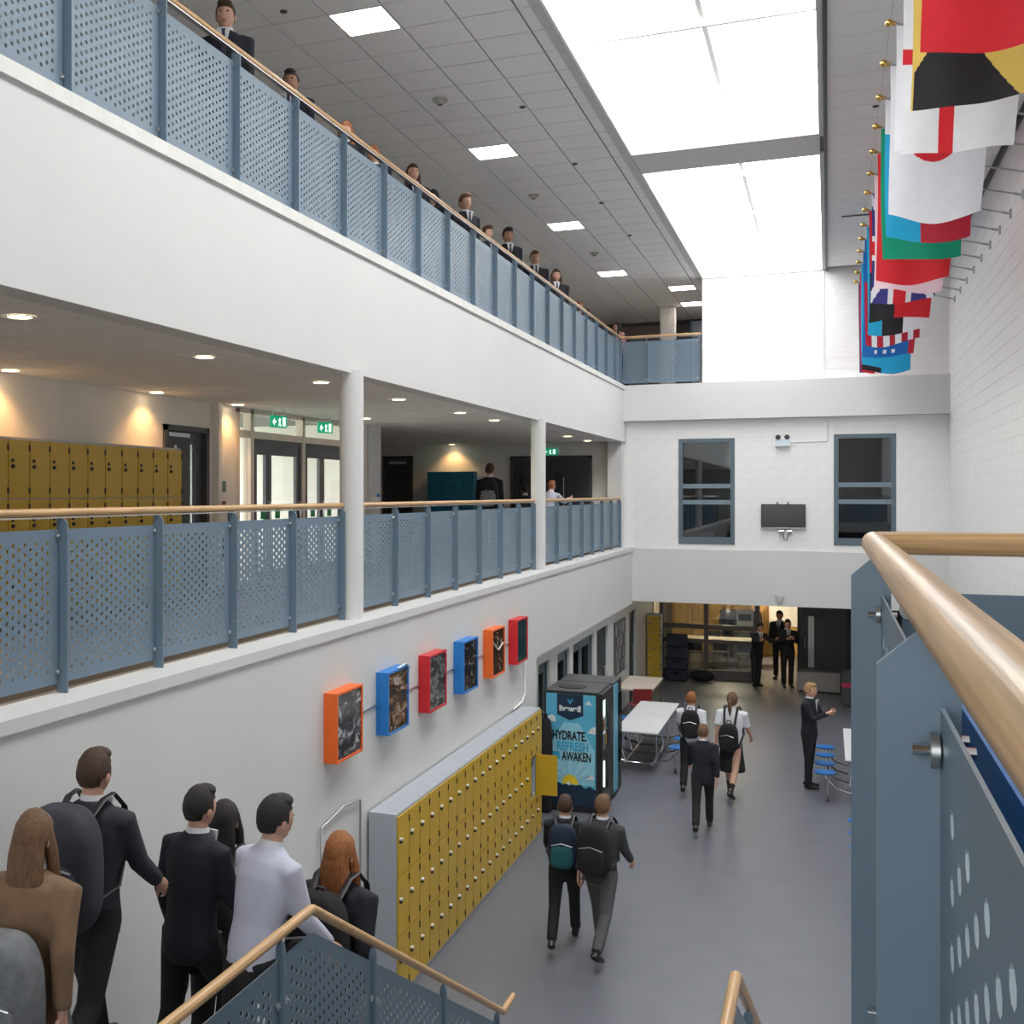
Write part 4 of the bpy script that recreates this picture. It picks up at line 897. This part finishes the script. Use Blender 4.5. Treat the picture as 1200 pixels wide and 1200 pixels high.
for k, (fn, ln, desc) in enumerate(FL):
    y = 8.32+1.06*k
    pole = thing('flag_pole', 'brass-tipped flag pole of the %s' % desc, 'flag pole', (XR, y, 8.70))
    pa, pb = Vector((0, 0, 0)), Vector((-1.745, 0, .462))
    m_ = MB(); m_.tube([pa, pb], .011, 8); m_.build('pole', STEEL, pole, True)
    m_ = MB(); m_.sphere(Vector((-1.795, 0, .475)), .036, 14, 10); m_.tube([(-1.735, 0, .459), (-1.765, 0, .467)], [.016, .022], 10); m_.build('finial', BRASS, pole, True)
    m_ = MB(); m_.box(-.03, 0, -.035, .035, -.06, .06); m_.tube([(-.01, 0, 0), (-.12, 0, .032)], .018, 10); m_.build('bracket', STEEL, pole, True)
    flag = MB(); nu, nv = (120, 150) if k in (1, 2, 4) else (60, 80); rnd = random.Random(k*11+3); p1, p2, am = rnd.uniform(0, 6), rnd.uniform(0, 6), rnd.uniform(.012, .03)
    idx = []
    for j in range(nv+1):
        v = j/nv
        for i in range(nu+1):
            u = i/nu
            x = -1.735+.86*u
            zt = -x*.2647
            squeeze = 1-.06*v*v
            xx = -1.735+(x+1.735)*squeeze+.02*math.sin(3*v+p1)*v
            zz = zt*(1-v)+v*(.32)-ln*v+(.7 if k > 3 else .3)*(.035*math.sin(math.pi*u+p1)*v+.05*v*math.sin(1.4*u*math.pi+p2))+.03*v*math.sin(math.pi*u)*(-1)
            yy = am*math.sin(9*u+p1+1.5*v)*(.3+v)+.02*math.sin(4*u+3*v+p2)
            flag.v.append((xx, yy, zz-.012))
    for j in range(nv):
        for i in range(nu):
            a = j*(nu+1)+i; flag.f.append((a, a+1, a+nu+2, a+nu+1)); flag.m.append(FI[fn((i+.5)/nu, (j+.5)/nv)])
    o = flag.build('flag', FM, None, True); o.location = (XR, y, 8.70)
    tag(o, '%s hanging from its pole under the ceiling' % desc, 'flag')

# ================================================================== PEOPLE
def fuse(mb, voxel, name, m, smooth=4):
    me = bpy.data.meshes.new(name); me.from_pydata(mb.v, [], mb.f)
    bm = bmesh.new(); bm.from_mesh(me); bmesh.ops.recalc_face_normals(bm, faces=bm.faces); bm.to_mesh(me); bm.free()
    o = bpy.data.objects.new('tmp', me); TS.collection.objects.link(o)
    md = o.modifiers.new('r', 'REMESH'); md.mode = 'VOXEL'; md.voxel_size = voxel; md.use_smooth_shade = True
    ms = o.modifiers.new('s', 'SMOOTH'); ms.factor = .5; ms.iterations = smooth
    TS.view_layers[0].update()
    r = bpy.data.meshes.new_from_object(o.evaluated_get(TS.view_layers[0].depsgraph)); r.name = name
    bpy.data.objects.remove(o); r.materials.clear(); r.materials.append(m); r.shade_smooth(); return r
SKIN = {'fair': mat('skin_fair', (.58, .33, .24), .5, 0, .06, 12), 'tan': mat('skin_tan', (.42, .22, .14), .5, 0, .06, 12), 'dark': mat('skin_dark', (.16, .08, .05), .5, 0, .06, 12)}
HAIR = {n: mat('hair_'+n, c, .6, 0, .35, 30, .9, 45, stretch=(4, 4, .6)) for n, c in dict(brown=(.055, .026, .014), dark=(.014, .010, .009), blond=(.40, .24, .10), ginger=(.32, .11, .03), light=(.16, .085, .04)).items()}
BLAZER = mat('navy_blazer', (.010, .012, .020), .85, 0, .15, 20, .2, 150); BLACKC = mat('black_trousers', (.012, .012, .014), .85, 0, .15, 20, .2, 150)
SHIRT = mat('white_shirt', (.70, .71, .76), .75, 0, .04, 10, .1, 120); LILAC = mat('pale_lilac_shirt', (.50, .51, .62), .8, 0, .06, 8); GREYT = mat('grey_trousers', (.10, .10, .105), .85, 0, .1, 15)
TAN = mat('tan_jumper', (.20, .12, .07), .9, 0, .12, 14); SHOE = mat('black_shoe', (.012, .012, .012), .35); SOCK = mat('black_sock', (.014, .014, .016), .9)
EYEM = mat('eye_dark', (.02, .015, .012), .2); TIE = mat('striped_tie', (.03, .03, .06), .6, 0, .5, 40); LIPS = mat('lips', (.35, .12, .10), .5)

POSES = {   # hip angles (front +), knees, arm swing (front +), abduction, elbows, lean, head turn/tilt
 'stand': dict(hip=(0, 2), knee=(2, 4), arm=(4, -4), abd=(7, 7), elb=(15, 15), lean=0),
 'walk': dict(hip=(24, -22), knee=(8, 22), arm=(-22, 24), abd=(7, 7), elb=(18, 30), lean=4),
 'walk2': dict(hip=(-20, 22), knee=(26, 6), arm=(22, -18), abd=(8, 8), elb=(28, 15), lean=4),
 'lean': dict(hip=(6, -2), knee=(4, 4), arm=(50, 52), abd=(10, 10), elb=(62, 62), lean=14),
 'bend': dict(hip=(20, -8), knee=(20, 14), arm=(14, 4), abd=(7, 7), elb=(30, 22), lean=12),
 'still': dict(hip=(2, -2), knee=(2, 3), arm=(1, -1), abd=(3, 3), elb=(6, 6), lean=0),
 'folded': dict(hip=(3, -3), knee=(3, 3), arm=(30, 30), abd=(4, 4), elb=(92, 92), lean=0, inward=1),
 'stairs': dict(hip=(30, -6), knee=(38, 14), arm=(12, -10), abd=(8, 8), elb=(35, 30), lean=6),
 'sit': dict(hip=(88, 86), knee=(86, 84), arm=(30, 34), abd=(6, 6), elb=(70, 70), lean=8, inward=1),
}
def skeleton(pose):
    P = POSES[pose]; J = {}
    hipz = .90
    ln_ = math.tan(R(P['lean']))
    def sp(z, y=0): return (y+(z-hipz)*ln_)
    mins = []
    for s_, i in ((1, 0), (-1, 1)):
        h = Vector((s_*.088, 0, hipz)); a = R(P['hip'][i]); k = R(P['knee'][i])
        kn = h+Vector((s_*.006, math.sin(a)*.42, -math.cos(a)*.42)); b = a-k
        an = kn+Vector((0, math.sin(b)*.40, -math.cos(b)*.40))
        J['hip', s_], J['knee', s_], J['ank', s_] = h, kn, an; J['shin', s_] = b; mins.append(an.z-.085*math.cos(b)-.0)
        sh = Vector((s_*.175, sp(1.385), 1.385)); c = R(P['arm'][i]); ab = R(P['abd'][i])
        el = sh+Vector((s_*math.sin(ab)*.27, math.sin(c)*.27*math.cos(ab), -math.cos(c)*.27*math.cos(ab)))
        e = c+R(P['elb'][i]); inn = P.get('inward', 0)
        f_ = Vector((s_*math.sin(ab)*.3-(s_*inn*.62), math.sin(e), -math.cos(e))); f_.normalize()
        wr_ = el+f_*.24
        J['sh', s_], J['el', s_], J['wr', s_], J['fd', s_] = sh, el, wr_, f_
    J['dz'] = -min(mins) if pose != 'sit' else -min(mins)
    J['sp'] = sp; J['lean'] = P['lean']
    return J
def head_fn(d, q):
    x, y, z = d
    k = Vector((q.x, q.y, q.z))
    if z < 0: k.x *= 1-.22*(-z)**1.5; k.y *= 1-.10*(-z)
    if y > .55 and abs(x) < .16 and -.32 < z < .12: k.y += .024*(1-abs(x)/.16)*(1-abs(z+.12)/.25 if abs(z+.12) < .25 else 0)
    if y > .6 and .02 < z < .22 and .18 < abs(x) < .5: k.y -= .008
    if y < 0 and z > -.2: k.y *= 1.06
    if y > .5 and z < -.72: k.y += .008
    return k
CACHE = {}
def person_meshes(pose, outfit, legs):
    key = (pose, outfit, legs)
    if key in CACHE: return CACHE[key]
    J = skeleton(pose); sp = J['sp']; out = {}
    # upper garment
    g = MB()
    prof = [(.80, .170, .118), (.88, .182, .125), (.97, .168, .116), (1.08, .160, .110), (1.20, .178, .120), (1.31, .192, .122), (1.385, .178, .106), (1.43, .120, .082), (1.465, .066, .066)]
    if outfit in ('shirt', 'lilac'): prof = [(.87, .166, .114)]+prof[2:]
    g.tube([(0, sp(z), z) for z, _, _ in prof], [a for _, a, _ in prof], 20, ry=[b for _, _, b in prof], side=(1, 0, 0))
    short = outfit in ('shirt',)
    for s_ in (1, -1):
        sh, el, wr_ = J['sh', s_], J['el', s_], J['wr', s_]
        if short: g.tube([sh+Vector((-s_*.05, 0, .0)), sh+Vector((s_*.012, 0, -.01)), sh.lerp(el, .5), sh.lerp(el, .85)], [.055, .068, .064, .068], 12)
        else: g.tube([sh+Vector((-s_*.05, 0, 0)), sh+Vector((s_*.010, 0, -.01)), sh.lerp(el, .5), el, el.lerp(wr_, .5), el.lerp(wr_, .93)], [.055, .064, .058, .054, .048, .042], 12)
    out['top'] = fuse(g, .0135, 'top', BLAZER)
    # lower garment
    g = MB(); g.tube([(0, sp(.74), .76), (0, sp(.82), .82), (0, sp(.92), .92), (0, sp(1.0), 1.0)], [.12, .158, .168, .155], 18, ry=[.095, .112, .112, .10], side=(1, 0, 0))
    if legs == 'skirt':
        g = MB(); g.tube([(0, .02, .46), (0, .01, .60), (0, 0, .80), (0, sp(.92), .92), (0, sp(1.0), 1.0)], [.215, .20, .178, .168, .155], 22, ry=[.17, .16, .130, .114, .10], side=(1, 0, 0))
    else:
        for s_ in (1, -1):
            h, kn, an = J['hip', s_], J['knee', s_], J['ank', s_]
            pts = [h+Vector((0, 0, .04)), h.lerp(kn, .25), h.lerp(kn, .6), kn, kn.lerp(an, .4), kn.lerp(an, .98)]
            g.tube(pts, [.092, .090, .078, .066, .064, .058], 14, side=(1, 0, 0))
    out['bottom'] = fuse(g, .0135, 'bottom', BLACKC)
    # body: head, neck, arms with hands, legs
    g = MB(); hz = 1.585; hy = sp(1.53)+.02
    g.sphere((0, hy, hz), (.076, .096, .118), 26, 22, fn=head_fn)
    g.tube([(0, sp(1.38), 1.36), (0, sp(1.44), 1.44), (0, hy-.02, 1.52), (0, hy-.012, 1.57)], [.075, .056, .054, .052], 14, side=(1, 0, 0))
    for s_ in (1, -1):   # ears
        g.sphere((s_*.078, hy-.012, hz-.008), (.010, .022, .032), 8, 8)
        sh, el, wr_, f_ = J['sh', s_], J['el', s_], J['wr', s_], J['fd', s_]
        sd = Vector((1, 0, 0)); pn_ = f_.cross(sd).normalized(); sd = pn_.cross(f_).normalized()   # palm width axis = pn_, thickness = sd
        w0 = wr_; pm_ = wr_+f_*.085
        g.tube([sh, el, el.lerp(wr_, .5), wr_, wr_+f_*.03, wr_+f_*.06, pm_, pm_+f_*.008], [.040, .036, .031, .024, .034, .039, .038, .030], 12, ry=[.040, .036, .031, .020, .016, .016, .015, .010], side=tuple(pn_))
        curl = -sd*s_
        for q in range(4):
            off = pn_*(.028-.0187*q); Lf = (.068, .076, .071, .056)[q]
            a_ = pm_+off-f_*.006; b_ = a_+f_*Lf*.5+curl*.006; c_ = b_+f_*Lf*.30+curl*.016; d_ = c_+f_*Lf*.16+curl*.018
            g.tube([a_, b_, c_, d_], [.0092, .0085, .0078, .005], 7)
        a_ = wr_+f_*.022+pn_*.026; b_ = a_+f_*.03+pn_*.022+curl*.01; c_ = b_+f_*.03+pn_*.004+curl*.012
        g.tube([a_, b_, c_], [.012, .010, .006], 7)
        if legs == 'skirt':
            h, kn, an = J['hip', s_], J['knee', s_], J['ank', s_]
            g.tube([h, h.lerp(kn, .5), kn, kn.lerp(an, .35), kn.lerp(an, .95)], [.080, .070, .052, .054, .034], 14, side=(1, 0, 0))
    out['body'] = g.mesh('body', SKIN['fair'], True)
    # socks for skirts
    if legs == 'skirt':
        g = MB()
        for s_ in (1, -1):
            kn, an = J['knee', s_], J['ank', s_]; g.tube([kn.lerp(an, .68), kn.lerp(an, .85), an+Vector((0, 0, -.03))], [.050, .042, .040], 12, side=(1, 0, 0))
        out['socks'] = g.mesh('socks', SOCK, True)
    for s_ in (1, -1):
        an, b = J['ank', s_], J['shin', s_]; g = MB()
        if pose == 'sit': b = 0
        fw = Vector((s_*.10, math.cos(b*.7), math.sin(b*.7)*1.0)).normalized(); up = Vector((0, -fw.z, fw.y)).normalized()
        base = an-up*.045
        g.tube([base-fw*.062+up*.005, base-fw*.05, base+fw*.03, base+fw*.12, base+fw*.17, base+fw*.188], [.022, .036, .040, .045, .034, .012], 12, ry=[.025, .042, .044, .028, .022, .010], side=(1, 0, 0))
        g.tube([an+Vector((0, 0, .03)), base+up*.02], [.040, .042], 12, side=(1, 0, 0))
        out['shoe', s_] = g.mesh('shoe', SHOE, True)
    # eyes, mouth, collar, tie
    g = MB()
    for s_ in (1, -1): g.sphere((s_*.029, hy+.084, hz+.012), (.012, .008, .0075), 10, 6)
    out['eyes'] = g.mesh('eyes', EYEM, True)
    g = MB(); g.sphere((0, hy+.081, hz-.062), (.022, .009, .007), 10, 6); out['mouth'] = g.mesh('mouth', LIPS, True)
    g = MB(); g.tube([(0, sp(1.43), 1.425), (0, sp(1.45)+.004, 1.455), (0, sp(1.48)+.006, 1.485)], [.078, .068, .064], 16, ry=[.076, .066, .060], side=(1, 0, 0)); out['collar'] = g.mesh('collar', SHIRT, True)
    g = MB()
    g.prism([(-.055, 1.45), (.055, 1.45), (.0, 1.22)], 'y', sp(1.3)+.118, sp(1.3)+.131); out['vee'] = g.mesh('shirt_front', SHIRT)
    g = MB(); g.prism([(-.018, 1.44), (.018, 1.44), (.012, 1.41), (.026, 1.24), (0, 1.20), (-.026, 1.24), (-.012, 1.41)], 'y', sp(1.3)+.130, sp(1.3)+.137); out['tie'] = g.mesh('tie', TIE)
    J['dz'] = -min(v.co.z for s_ in (1, -1) for v in out['shoe', s_].vertices)+.001
    out['hy'] = hy; out['hz'] = hz; out['J'] = J
    CACHE[key] = out; return out
def hair_mesh(style, hy, hz, m):
    key = ('hair', style, round(hy, 3), m.name)
    if key in CACHE: return CACHE[key]
    g = MB()
    def fn(d, q):
        x, y, z = d; k = Vector((q.x, q.y, q.z))
        cutoff = .30 if y > .35 else (-.25 if y > -.25 else -.62)
        if style != 'short': cutoff = .34 if y > .45 else (-.55 if y > -.1 else -.85)
        if z < cutoff:
            k = k*.86; k.z = max(k.z, cutoff*q.z/(z if abs(z) > .01 else .01)) if z else k.z
        if z < -.3: k.x *= 1-.2*(-z)
        n_ = .022*math.sin(15*x+6*z)*math.cos(13*y+5*x)+.012*math.sin(23*x*y+9*z)
        return k*(1+n_)
    g.sphere((0, hy-.008, hz+.012), (.086, .106, .122), 24, 18, fn=fn)
    if style == 'short': g.sphere((0, hy+.035, hz+.092), (.066, .062, .038), 14, 8)
    if style == 'long':
        g.tube([(0, hy-.05, hz+.05), (0, hy-.075, hz-.06), (0, hy-.092, hz-.18), (0, hy-.10, hz-.30), (0, hy-.095, hz-.38)], [.07, .088, .092, .080, .035], 14, ry=[.05, .045, .036, .03, .015], side=(1, 0, 0))
        for s_ in (1, -1): g.tube([(s_*.060, hy, hz+.05), (s_*.082, hy+.0, hz-.05), (s_*.084, hy+.02, hz-.17), (s_*.07, hy+.045, hz-.27)], [.026, .030, .028, .012], 10)
    if style == 'tail':
        g.sphere((0, hy-.115, hz+.05), .03, 10, 8); g.tube([(0, hy-.115, hz+.05), (0, hy-.165, hz-.02), (0, hy-.165, hz-.14), (0, hy-.14, hz-.24)], [.02, .036, .03, .006], 10)
    me = g.mesh('hair', m, True); CACHE[key] = me; return me
def person(label, loc, heading, H=1.65, pose='stand', outfit='blazer', legs='trousers', hair=('short', 'brown'), skin='fair', top=None, bottom=None, group=None, look=0, simple=False):
    pm = person_meshes(pose, outfit, legs); t = thing('person', label, 'person', loc, R(heading), group)
    sc = H/1.70; t.scale = (sc, sc, sc); dz = pm['J']['dz']
    def part(name, me, m=None, par=t):
        o = link(name, me, par)
        if par is t: o.location = (0, 0, dz)
        if m is not None:
            o.material_slots[0].link = 'OBJECT'; o.material_slots[0].material = m
        return o
    part('body', pm['body'], SKIN[skin])
    part({'blazer': 'blazer', 'shirt': 'shirt', 'lilac': 'shirt', 'jumper': 'jumper'}[outfit], pm['top'], top or {'blazer': BLAZER, 'shirt': SHIRT, 'lilac': LILAC, 'jumper': TAN}[outfit])
    part('skirt' if legs == 'skirt' else 'trousers', pm['bottom'], bottom or BLACKC)
    for s_ in (1, -1): part('shoe', pm['shoe', s_])
    part('hair', hair_mesh(hair[0], pm['hy'], pm['hz'], HAIR[hair[1]]))
    part('eyes', pm['eyes']); part('mouth', pm['mouth']); part('collar', pm['collar'])
    if 'socks' in pm: part('socks', pm['socks'])
    if outfit == 'blazer': part('shirt_front', pm['vee']); part('tie', pm['tie'])
    return t
def backpack(label, loc, heading, H=1.65, m=None, accent=None, lean=0, low=0, big=1.0, strap=True):
    """worn on the back: same frame as the wearer"""
    t = thing('backpack', label, 'backpack', loc, R(heading)); sc = H/1.70; t.scale = (sc, sc, sc); m = m or MATS['black_cloth']
    y0 = (1.18-.9)*math.tan(R(lean))-.122-.02*(big-1)*5
    def box_fn(d, q):
        e = .55; k = Vector([math.copysign(abs(c)**e, c) for c in d]); return Vector((k.x*.155*big*(1-.18*max(0, d.z)), k.y*.095*big, k.z*.235*big))
    b = MB(); b.sphere((0, y0-.085*big, 1.17-low), 1, 24, 18, fn=box_fn); b.build('main_bag', m, t, True)
    b = MB(); b.sphere((0, y0-.165*big, 1.07-low), 1, 20, 14, fn=lambda d, q: Vector([math.copysign(abs(c)**.55, c)*r_ for c, r_ in zip(d, (.12*big, .045*big, .12*big))])); b.build('front_pocket', accent or m, t, True)
    b = MB(); b.tube([(-.04, y0-.05, 1.40-low), (-.02, y0-.06, 1.44-low), (.02, y0-.06, 1.44-low), (.04, y0-.05, 1.40-low)], .009, 8); b.build('grab_handle', BLACK, t, True)
    b = MB(); b.tube([(-.11*big, y0-.20*big, 1.20-low), (0, y0-.205*big, 1.23-low), (.11*big, y0-.20*big, 1.20-low)], .006, 6); b.build('zip', STEEL, t, True)
    if strap:
        yl = (1.42-.9)*math.tan(R(lean))
        for s_ in (1, -1):
            b = MB(); b.tube([(s_*.08, y0-.03, 1.36-low), (s_*.10, yl-.06, 1.455), (s_*.105, yl+.03, 1.465), (s_*.115, yl+.118, 1.38), (s_*.125, yl+.13, 1.25), (s_*.165, y0+.17, 1.10), (s_*.195, y0+.09, 1.04), (s_*.14, y0-.02, 1.0-low)], .020, 8, ry=.006); b.build('strap', BLACK, t, True)
    return t
def stairz(y): return 1.83 if y < YL else max(0, 1.83-RISE*(int((y-YL)/GOING)+1))

# --- students on the left stair flight
person('person in a tan jumper with long light hair on the half landing', (-3.20, 4.0, 1.83), 8, 1.68, 'walk', 'jumper', hair=('long', 'light'), bottom=GREYT)
backpack('grey rucksack on the person in the tan jumper', (-3.20, 4.0, 1.83), 8, 1.68, mat('mid_grey_cloth', (.16, .17, .18), .9, 0, .2, 20), lean=4, low=.22, big=1.25, strap=False)
person('person with short brown hair wearing a big charcoal backpack on the landing', (-3.50, 4.86, 1.83), 4, 1.74, 'walk2', 'blazer', hair=('short', 'brown'), top=mat('dark_jacket', (.03, .032, .042), .9))
backpack('big charcoal backpack worn by the person on the half landing', (-3.50, 4.86, 1.83), 4, 1.74, mat('charcoal_cloth', (.035, .036, .048), .85, 0, .2, 12), lean=4, big=1.3)
person('person with dark hair in a black blazer carrying a dark red bag down the stairs', (-3.28, 5.50, stairz(5.50)), -14, 1.72, 'stairs', 'blazer', hair=('short', 'dark'))
person('person in a pale lilac shirt bending forward on the stairs', (-2.78, 5.30, stairz(5.30)), -25, 1.76, 'bend', 'lilac', hair=('short', 'dark'))
person('tall person in a white shirt with long dark hair by the wall on the stairs', (-3.42, 6.10, stairz(6.10)), 10, 1.80, 'stairs', 'lilac', hair=('long', 'dark'), top=SHIRT)
backpack('black backpack slung low on the person in the white shirt on the stairs', (-3.42, 6.10, stairz(6.10)), 10, 1.80, lean=6, low=.1, big=1.1)
person('person with shoulder length brown hair in a blazer lower on the stairs', (-3.05, 6.75, stairz(6.75)), 5, 1.70, 'stairs', 'blazer', hair=('long', 'brown'))
person('person with ginger-brown hair in a blazer nearest the stair railing', (-2.60, 5.98, stairz(5.98)), -4, 1.78, 'walk', 'blazer', hair=('long', 'ginger'))
backpack('black backpack with grey piping on the person nearest the stair railing', (-2.60, 5.98, stairz(5.98)), -4, 1.78, accent=mat('graphite_cloth', (.05, .052, .06), .8), lean=4, big=1.1)
J_ = CACHE['stairs', 'blazer', 'trousers']['J']; hp = J_['wr', -1]+J_['fd', -1]*.10; k_ = 1.72/1.70; a_ = R(-14)
hp = ((hp.x*math.cos(a_)-hp.y*math.sin(a_))*k_-3.28, (hp.x*math.sin(a_)+hp.y*math.cos(a_))*k_+5.50, stairz(5.50)+(hp.z+J_['dz'])*k_)
t = thing('handbag', 'dark red handbag held by the dark haired person on the stairs', 'bag', (hp[0], hp[1], hp[2]-.38), R(20)); b = MB(); b.sphere((0, 0, .13), 1, 20, 14, fn=lambda d, q: Vector([math.copysign(abs(c)**.6, c)*r_ for c, r_ in zip(d, (.06, .17, .13))])); b.build('bag_body', mat('dark_red_leather', (.16, .03, .035), .45, 0, .15, 10), t, True); b = MB(); b.tube([(0, -.10, .24), (0, -.06, .38), (0, .06, .38), (0, .10, .24)], .009, 8); b.build('handle', mat('orange_strap', (.35, .06, .02), .5), t, True)

# --- walking on the atrium floor
person('person with a teal backpack walking beside the open locker', (-2.62, 12.25, 0), 6, 1.62, 'walk', 'blazer', hair=('short', 'brown'), bottom=BLACKC)
backpack('navy backpack with teal pockets on the person beside the open locker', (-2.62, 12.25, 0), 6, 1.62, mat('navy_cloth', (.012, .022, .05), .85), mat('teal_cloth', (.01, .10, .12), .8), lean=4, big=1.05)
person('person in grey trousers with a black backpack walking from the lockers', (-2.20, 12.10, 0), -8, 1.70, 'walk2', 'blazer', hair=('short', 'light'), bottom=GREYT, top=mat('grey_jacket', (.05, .052, .055), .9))
backpack('black backpack with a pale zip on the person in grey trousers', (-2.20, 12.10, 0), -8, 1.70, lean=4, big=1.15)
person('short person in a black blazer walking in front of the two white shirts', (-1.66, 17.15, 0), 4, 1.55, 'walk', 'blazer', hair=('short', 'light'))
person('person in white shirt and black skirt with bare legs crossing the floor', (-1.42, 19.2, 0), -10, 1.70, 'walk2', 'shirt', 'skirt', hair=('tail', 'light'))
backpack('black bag on the back of the person in the skirt', (-1.42, 19.2, 0), -10, 1.70, lean=4, low=.18, big=.95)
person('ginger haired person in a white shirt and trousers beside the blue stools', (-2.06, 19.35, 0), 2, 1.64, 'walk', 'shirt', hair=('short', 'ginger'))
backpack('black backpack on the ginger haired person in white', (-2.06, 19.35, 0), 2, 1.64, lean=4)
person('blond person in a dark blazer standing alone by the blue stools', (-.28, 20.35, 0), -110, 1.72, 'folded', 'blazer', hair=('short', 'blond'))
# --- lobby
person('standing person in black with folded hands in the study doorway', (-.93, 30.6, 0), 195, 1.70, 'folded', 'blazer', hair=('tail', 'dark'), skin='fair')
person('person in black behind the one with folded hands in the doorway', (-1.16, 31.9, 0), 170, 1.78, 'stand', 'blazer', hair=('short', 'dark'), skin='tan')
person('person in black leaning forward beside the doorway post', (-1.66, 30.5, 0), 215, 1.60, 'lean', 'blazer', hair=('short', 'dark'), skin='tan')
person('person in a dark blazer standing inside the study room', (-2.72, 35.6, 0), 180, 1.66, 'stand', 'blazer', hair=('short', 'brown'))
person('person at the study room poster, half hidden behind it', (-2.0, 35.75, 0), 150, 1.62, 'stand', 'blazer', hair=('short', 'dark'))
# --- first floor gallery
person('person in a black hooded top with back turned by the blue lockers', (-5.95, 21.1, Z1), 10, 1.78, 'stand', 'blazer', hair=('short', 'brown'))
backpack('black backpack with pale print on the person by the blue lockers', (-5.95, 21.1, Z1), 10, 1.78, accent=mat('pale_print', (.22, .22, .23), .7), big=1.15)
person('person in a lilac grey shirt stooping behind the far gallery railing', (-4.95, 21.6, Z1), -20, 1.46, 'lean', 'lilac', hair=('short', 'ginger'))
person('small person in black beside the far round column on the gallery', (-5.45, 21.9, Z1), 30, 1.42, 'walk', 'blazer', hair=('short', 'dark'))
# --- top gallery, along the long railing
UP = [(8.55, 1.76, ('short', 'brown'), 200, 'walk', 'person with short brown hair at the open end of the top railing'),
      (9.85, 1.62, ('short', 'dark'), 190, 'walk2', 'person with short dark hair walking second along the top railing'),
      (11.20, 1.53, ('long', 'ginger'), 185, 'walk', 'small ginger long haired person on the top gallery'),
      (12.0, 1.50, ('tail', 'ginger'), 185, 'walk2', 'smallest ginger person with a ponytail on the top gallery'),
      (13.30, 1.64, ('long', 'brown'), 215, 'walk', 'person with long brown hair facing the ceiling lights on the top gallery'),
      (14.15, 1.53, ('long', 'dark'), 160, 'walk2', 'person with long dark hair and back turned on the top gallery'),
      (15.50, 1.78, ('short', 'light'), 230, 'stand', 'tall person with light brown quiff in a blazer on the top gallery'),
      (16.65, 1.60, ('short', 'brown'), 240, 'walk', 'shorter person with brown hair beside the tall dark haired one upstairs'),
      (17.85, 1.80, ('short', 'dark'), 215, 'stand', 'tall person with short dark hair, white collar and navy blazer upstairs'),
      (19.70, 1.82, ('short', 'light'), 205, 'walk', 'person with light brown short hair walking upstairs past the navy blazer'),
      (21.40, 1.78, ('long', 'brown'), 200, 'stand', 'person with long brown hair and white collar at the far end of the top gallery'),
      (23.60, 1.53, ('long', 'ginger'), 190, 'walk2', 'ginger person just showing above the far top railing'),
      (24.45, 1.50, ('short', 'brown'), 190, 'walk', 'brown haired person just showing above the far top railing')]
for y, H, hr, hd, ps, lab in UP:
    person(lab, (-4.74, y, Z2), hd, H*(1 if ps == 'stand' else .985), 'still', 'blazer', hair=hr, skin='dark' if 'dark haired' in lab and False else ('tan' if y in (9.85, 17.85) else 'fair'))
person('person with dark hair in a pink shirt by the top floor corner railing', (-4.5, 27.6, Z2), 130, 1.62, 'lean', 'lilac', hair=('long', 'dark'), top=mat('pink_shirt', (.55, .25, .25), .8))

bpy.data.scenes.remove(TS)
